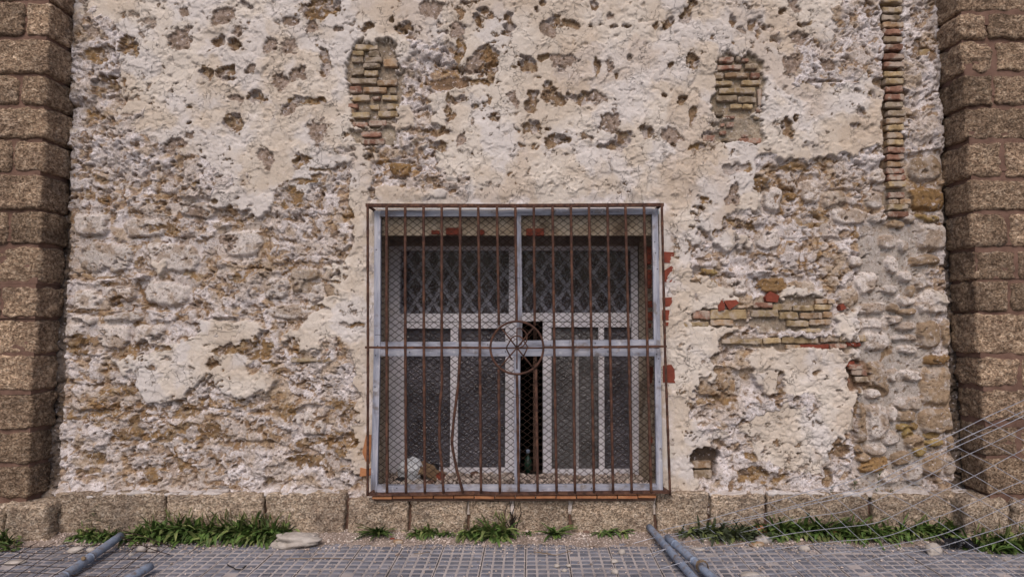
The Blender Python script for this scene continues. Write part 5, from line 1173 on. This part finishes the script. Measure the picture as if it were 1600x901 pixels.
while x0 < 1740:
    x = x0; pts = []
    for k in range(len(RW)):
        if k: x += .98*(np.interp(x, ROWC[k][0], ROWC[k][1])-np.interp(x, ROWC[k-1][0], ROWC[k-1][1]))*(1 if x > RW[k][0][0] else 1)
        if x < RW[k][0][0] or x > 1755: 
            break
        pts.append(row_pt(k, x)+Vector((0, -.003, 0)))
    if len(pts) > 1: mb.tube(smooth_path(pts, 4), wr*.9, 5)
    x0 += rf.uniform(25, 31)+max(0, (x0-1250)*.02)
for j in range(7):      # cross wires that start along the tube
    k0 = 2+j; 
    if k0 >= len(RW): break
    x = RW[k0][0][0]+16; pts = []
    for k in range(k0, len(RW)):
        if k > k0: x += .98*(np.interp(x, ROWC[k][0], ROWC[k][1])-np.interp(x, ROWC[k-1][0], ROWC[k-1][1]))
        if x < RW[k][0][0]: break
        pts.append(row_pt(k, x)+Vector((0, -.003, 0)))
    if len(pts) > 1: mb.tube(smooth_path(pts, 4), wr*.9, 5)
mb.build('wire_mesh', MAT['galvwire'], fr)
# loose bent ends at the tube
mb = MB()
for (x, y, dx, dy) in ((1030, 842, -40, 6), (1052, 858, -42, 8), (1075, 880, -50, 10), (1040, 850, -20, 20)):
    a = G(x+30, y-6, .05); b = G(x+dx, y+dy, .03); mb.tube([a, a.lerp(b, .5)+Vector((0, 0, .012)), b], wr, 5)
mb.build('loose_wire', MAT['galvwire'], fr)

fl = empty('fence_panel', G(150, 870), 'fallen wire fence panel with two grey tubes lying on the left paving', 'fence panel', 'fallen wire fence panels')
s1 = tubepx((188, 837), (95, 903), .0215, fl, za=.05, zb=.03); s2 = tubepx((235, 884), (198, 906), .020, fl, za=.04, zb=.03)
mb = MB(); d = (s1[1]-s1[0]).normalized()
for tt in (.55, .95): p = s1[0].lerp(G(95, 903, .03), tt); mb = MB(); mb.tube([p-d*.007, p+d*.007], .0235, 12); mb.build('coupling', MAT['galv'], fl, True)
mb = MB(); p = G(131, 872, .062); mb.tube([p, p+Vector((0, -.006, .004))], .010, 10); mb.build('clamp_hole', MAT['dry'], fl, True)
mb = MB(); dl_ = Vector((d.x, d.y, 0)).normalized(); right = G(262, 848, .02); ux = Vector((-1, -.02, 0))
E0 = G(195, 832, .06); E1 = G(266, 854, .03)
for k in range(12):                                   # cross wires, parallel to the tubes
    a = E0.lerp(E1, k/3) if k <= 3 else None
    st0 = G(275-27*k, 846+min(2.0, k)*1.5, .028); mb.tube([st0+dl_*s+Vector((0, 0, .010*math.sin(s*8+k))) for s in np.linspace(0, 1.0, 14)], .0017, 5)
for k in range(7):                                    # long wires
    b = G(262, 852, .03)+dl_*(.02+.10*k); mb.tube([b+Vector((-u_*1.0, .05*u_-.02*u_*u_, .008*math.sin(u_*7+k))) for u_ in np.linspace(0, 1.7, 22)], .0018, 5)
w1_ = [G(193, 828, .10), G(225, 838, .08), G(258, 850, .05), G(275, 856, .02)]; mb.tube(smooth_path(w1_, 4), .0022, 5)
w2_ = [G(188, 838, .08), G(210, 846, .06), G(236, 857, .03), G(266, 866, .015)]; mb.tube(smooth_path(w2_, 4), .0022, 5)
for (a, b) in (((210, 833, .09), (201, 845, .07)), ((233, 841, .07), (225, 852, .05))): mb.tube([G(*a), G(*b)], .0018, 5)
mb.build('wire_mesh', MAT['wire'], fl)
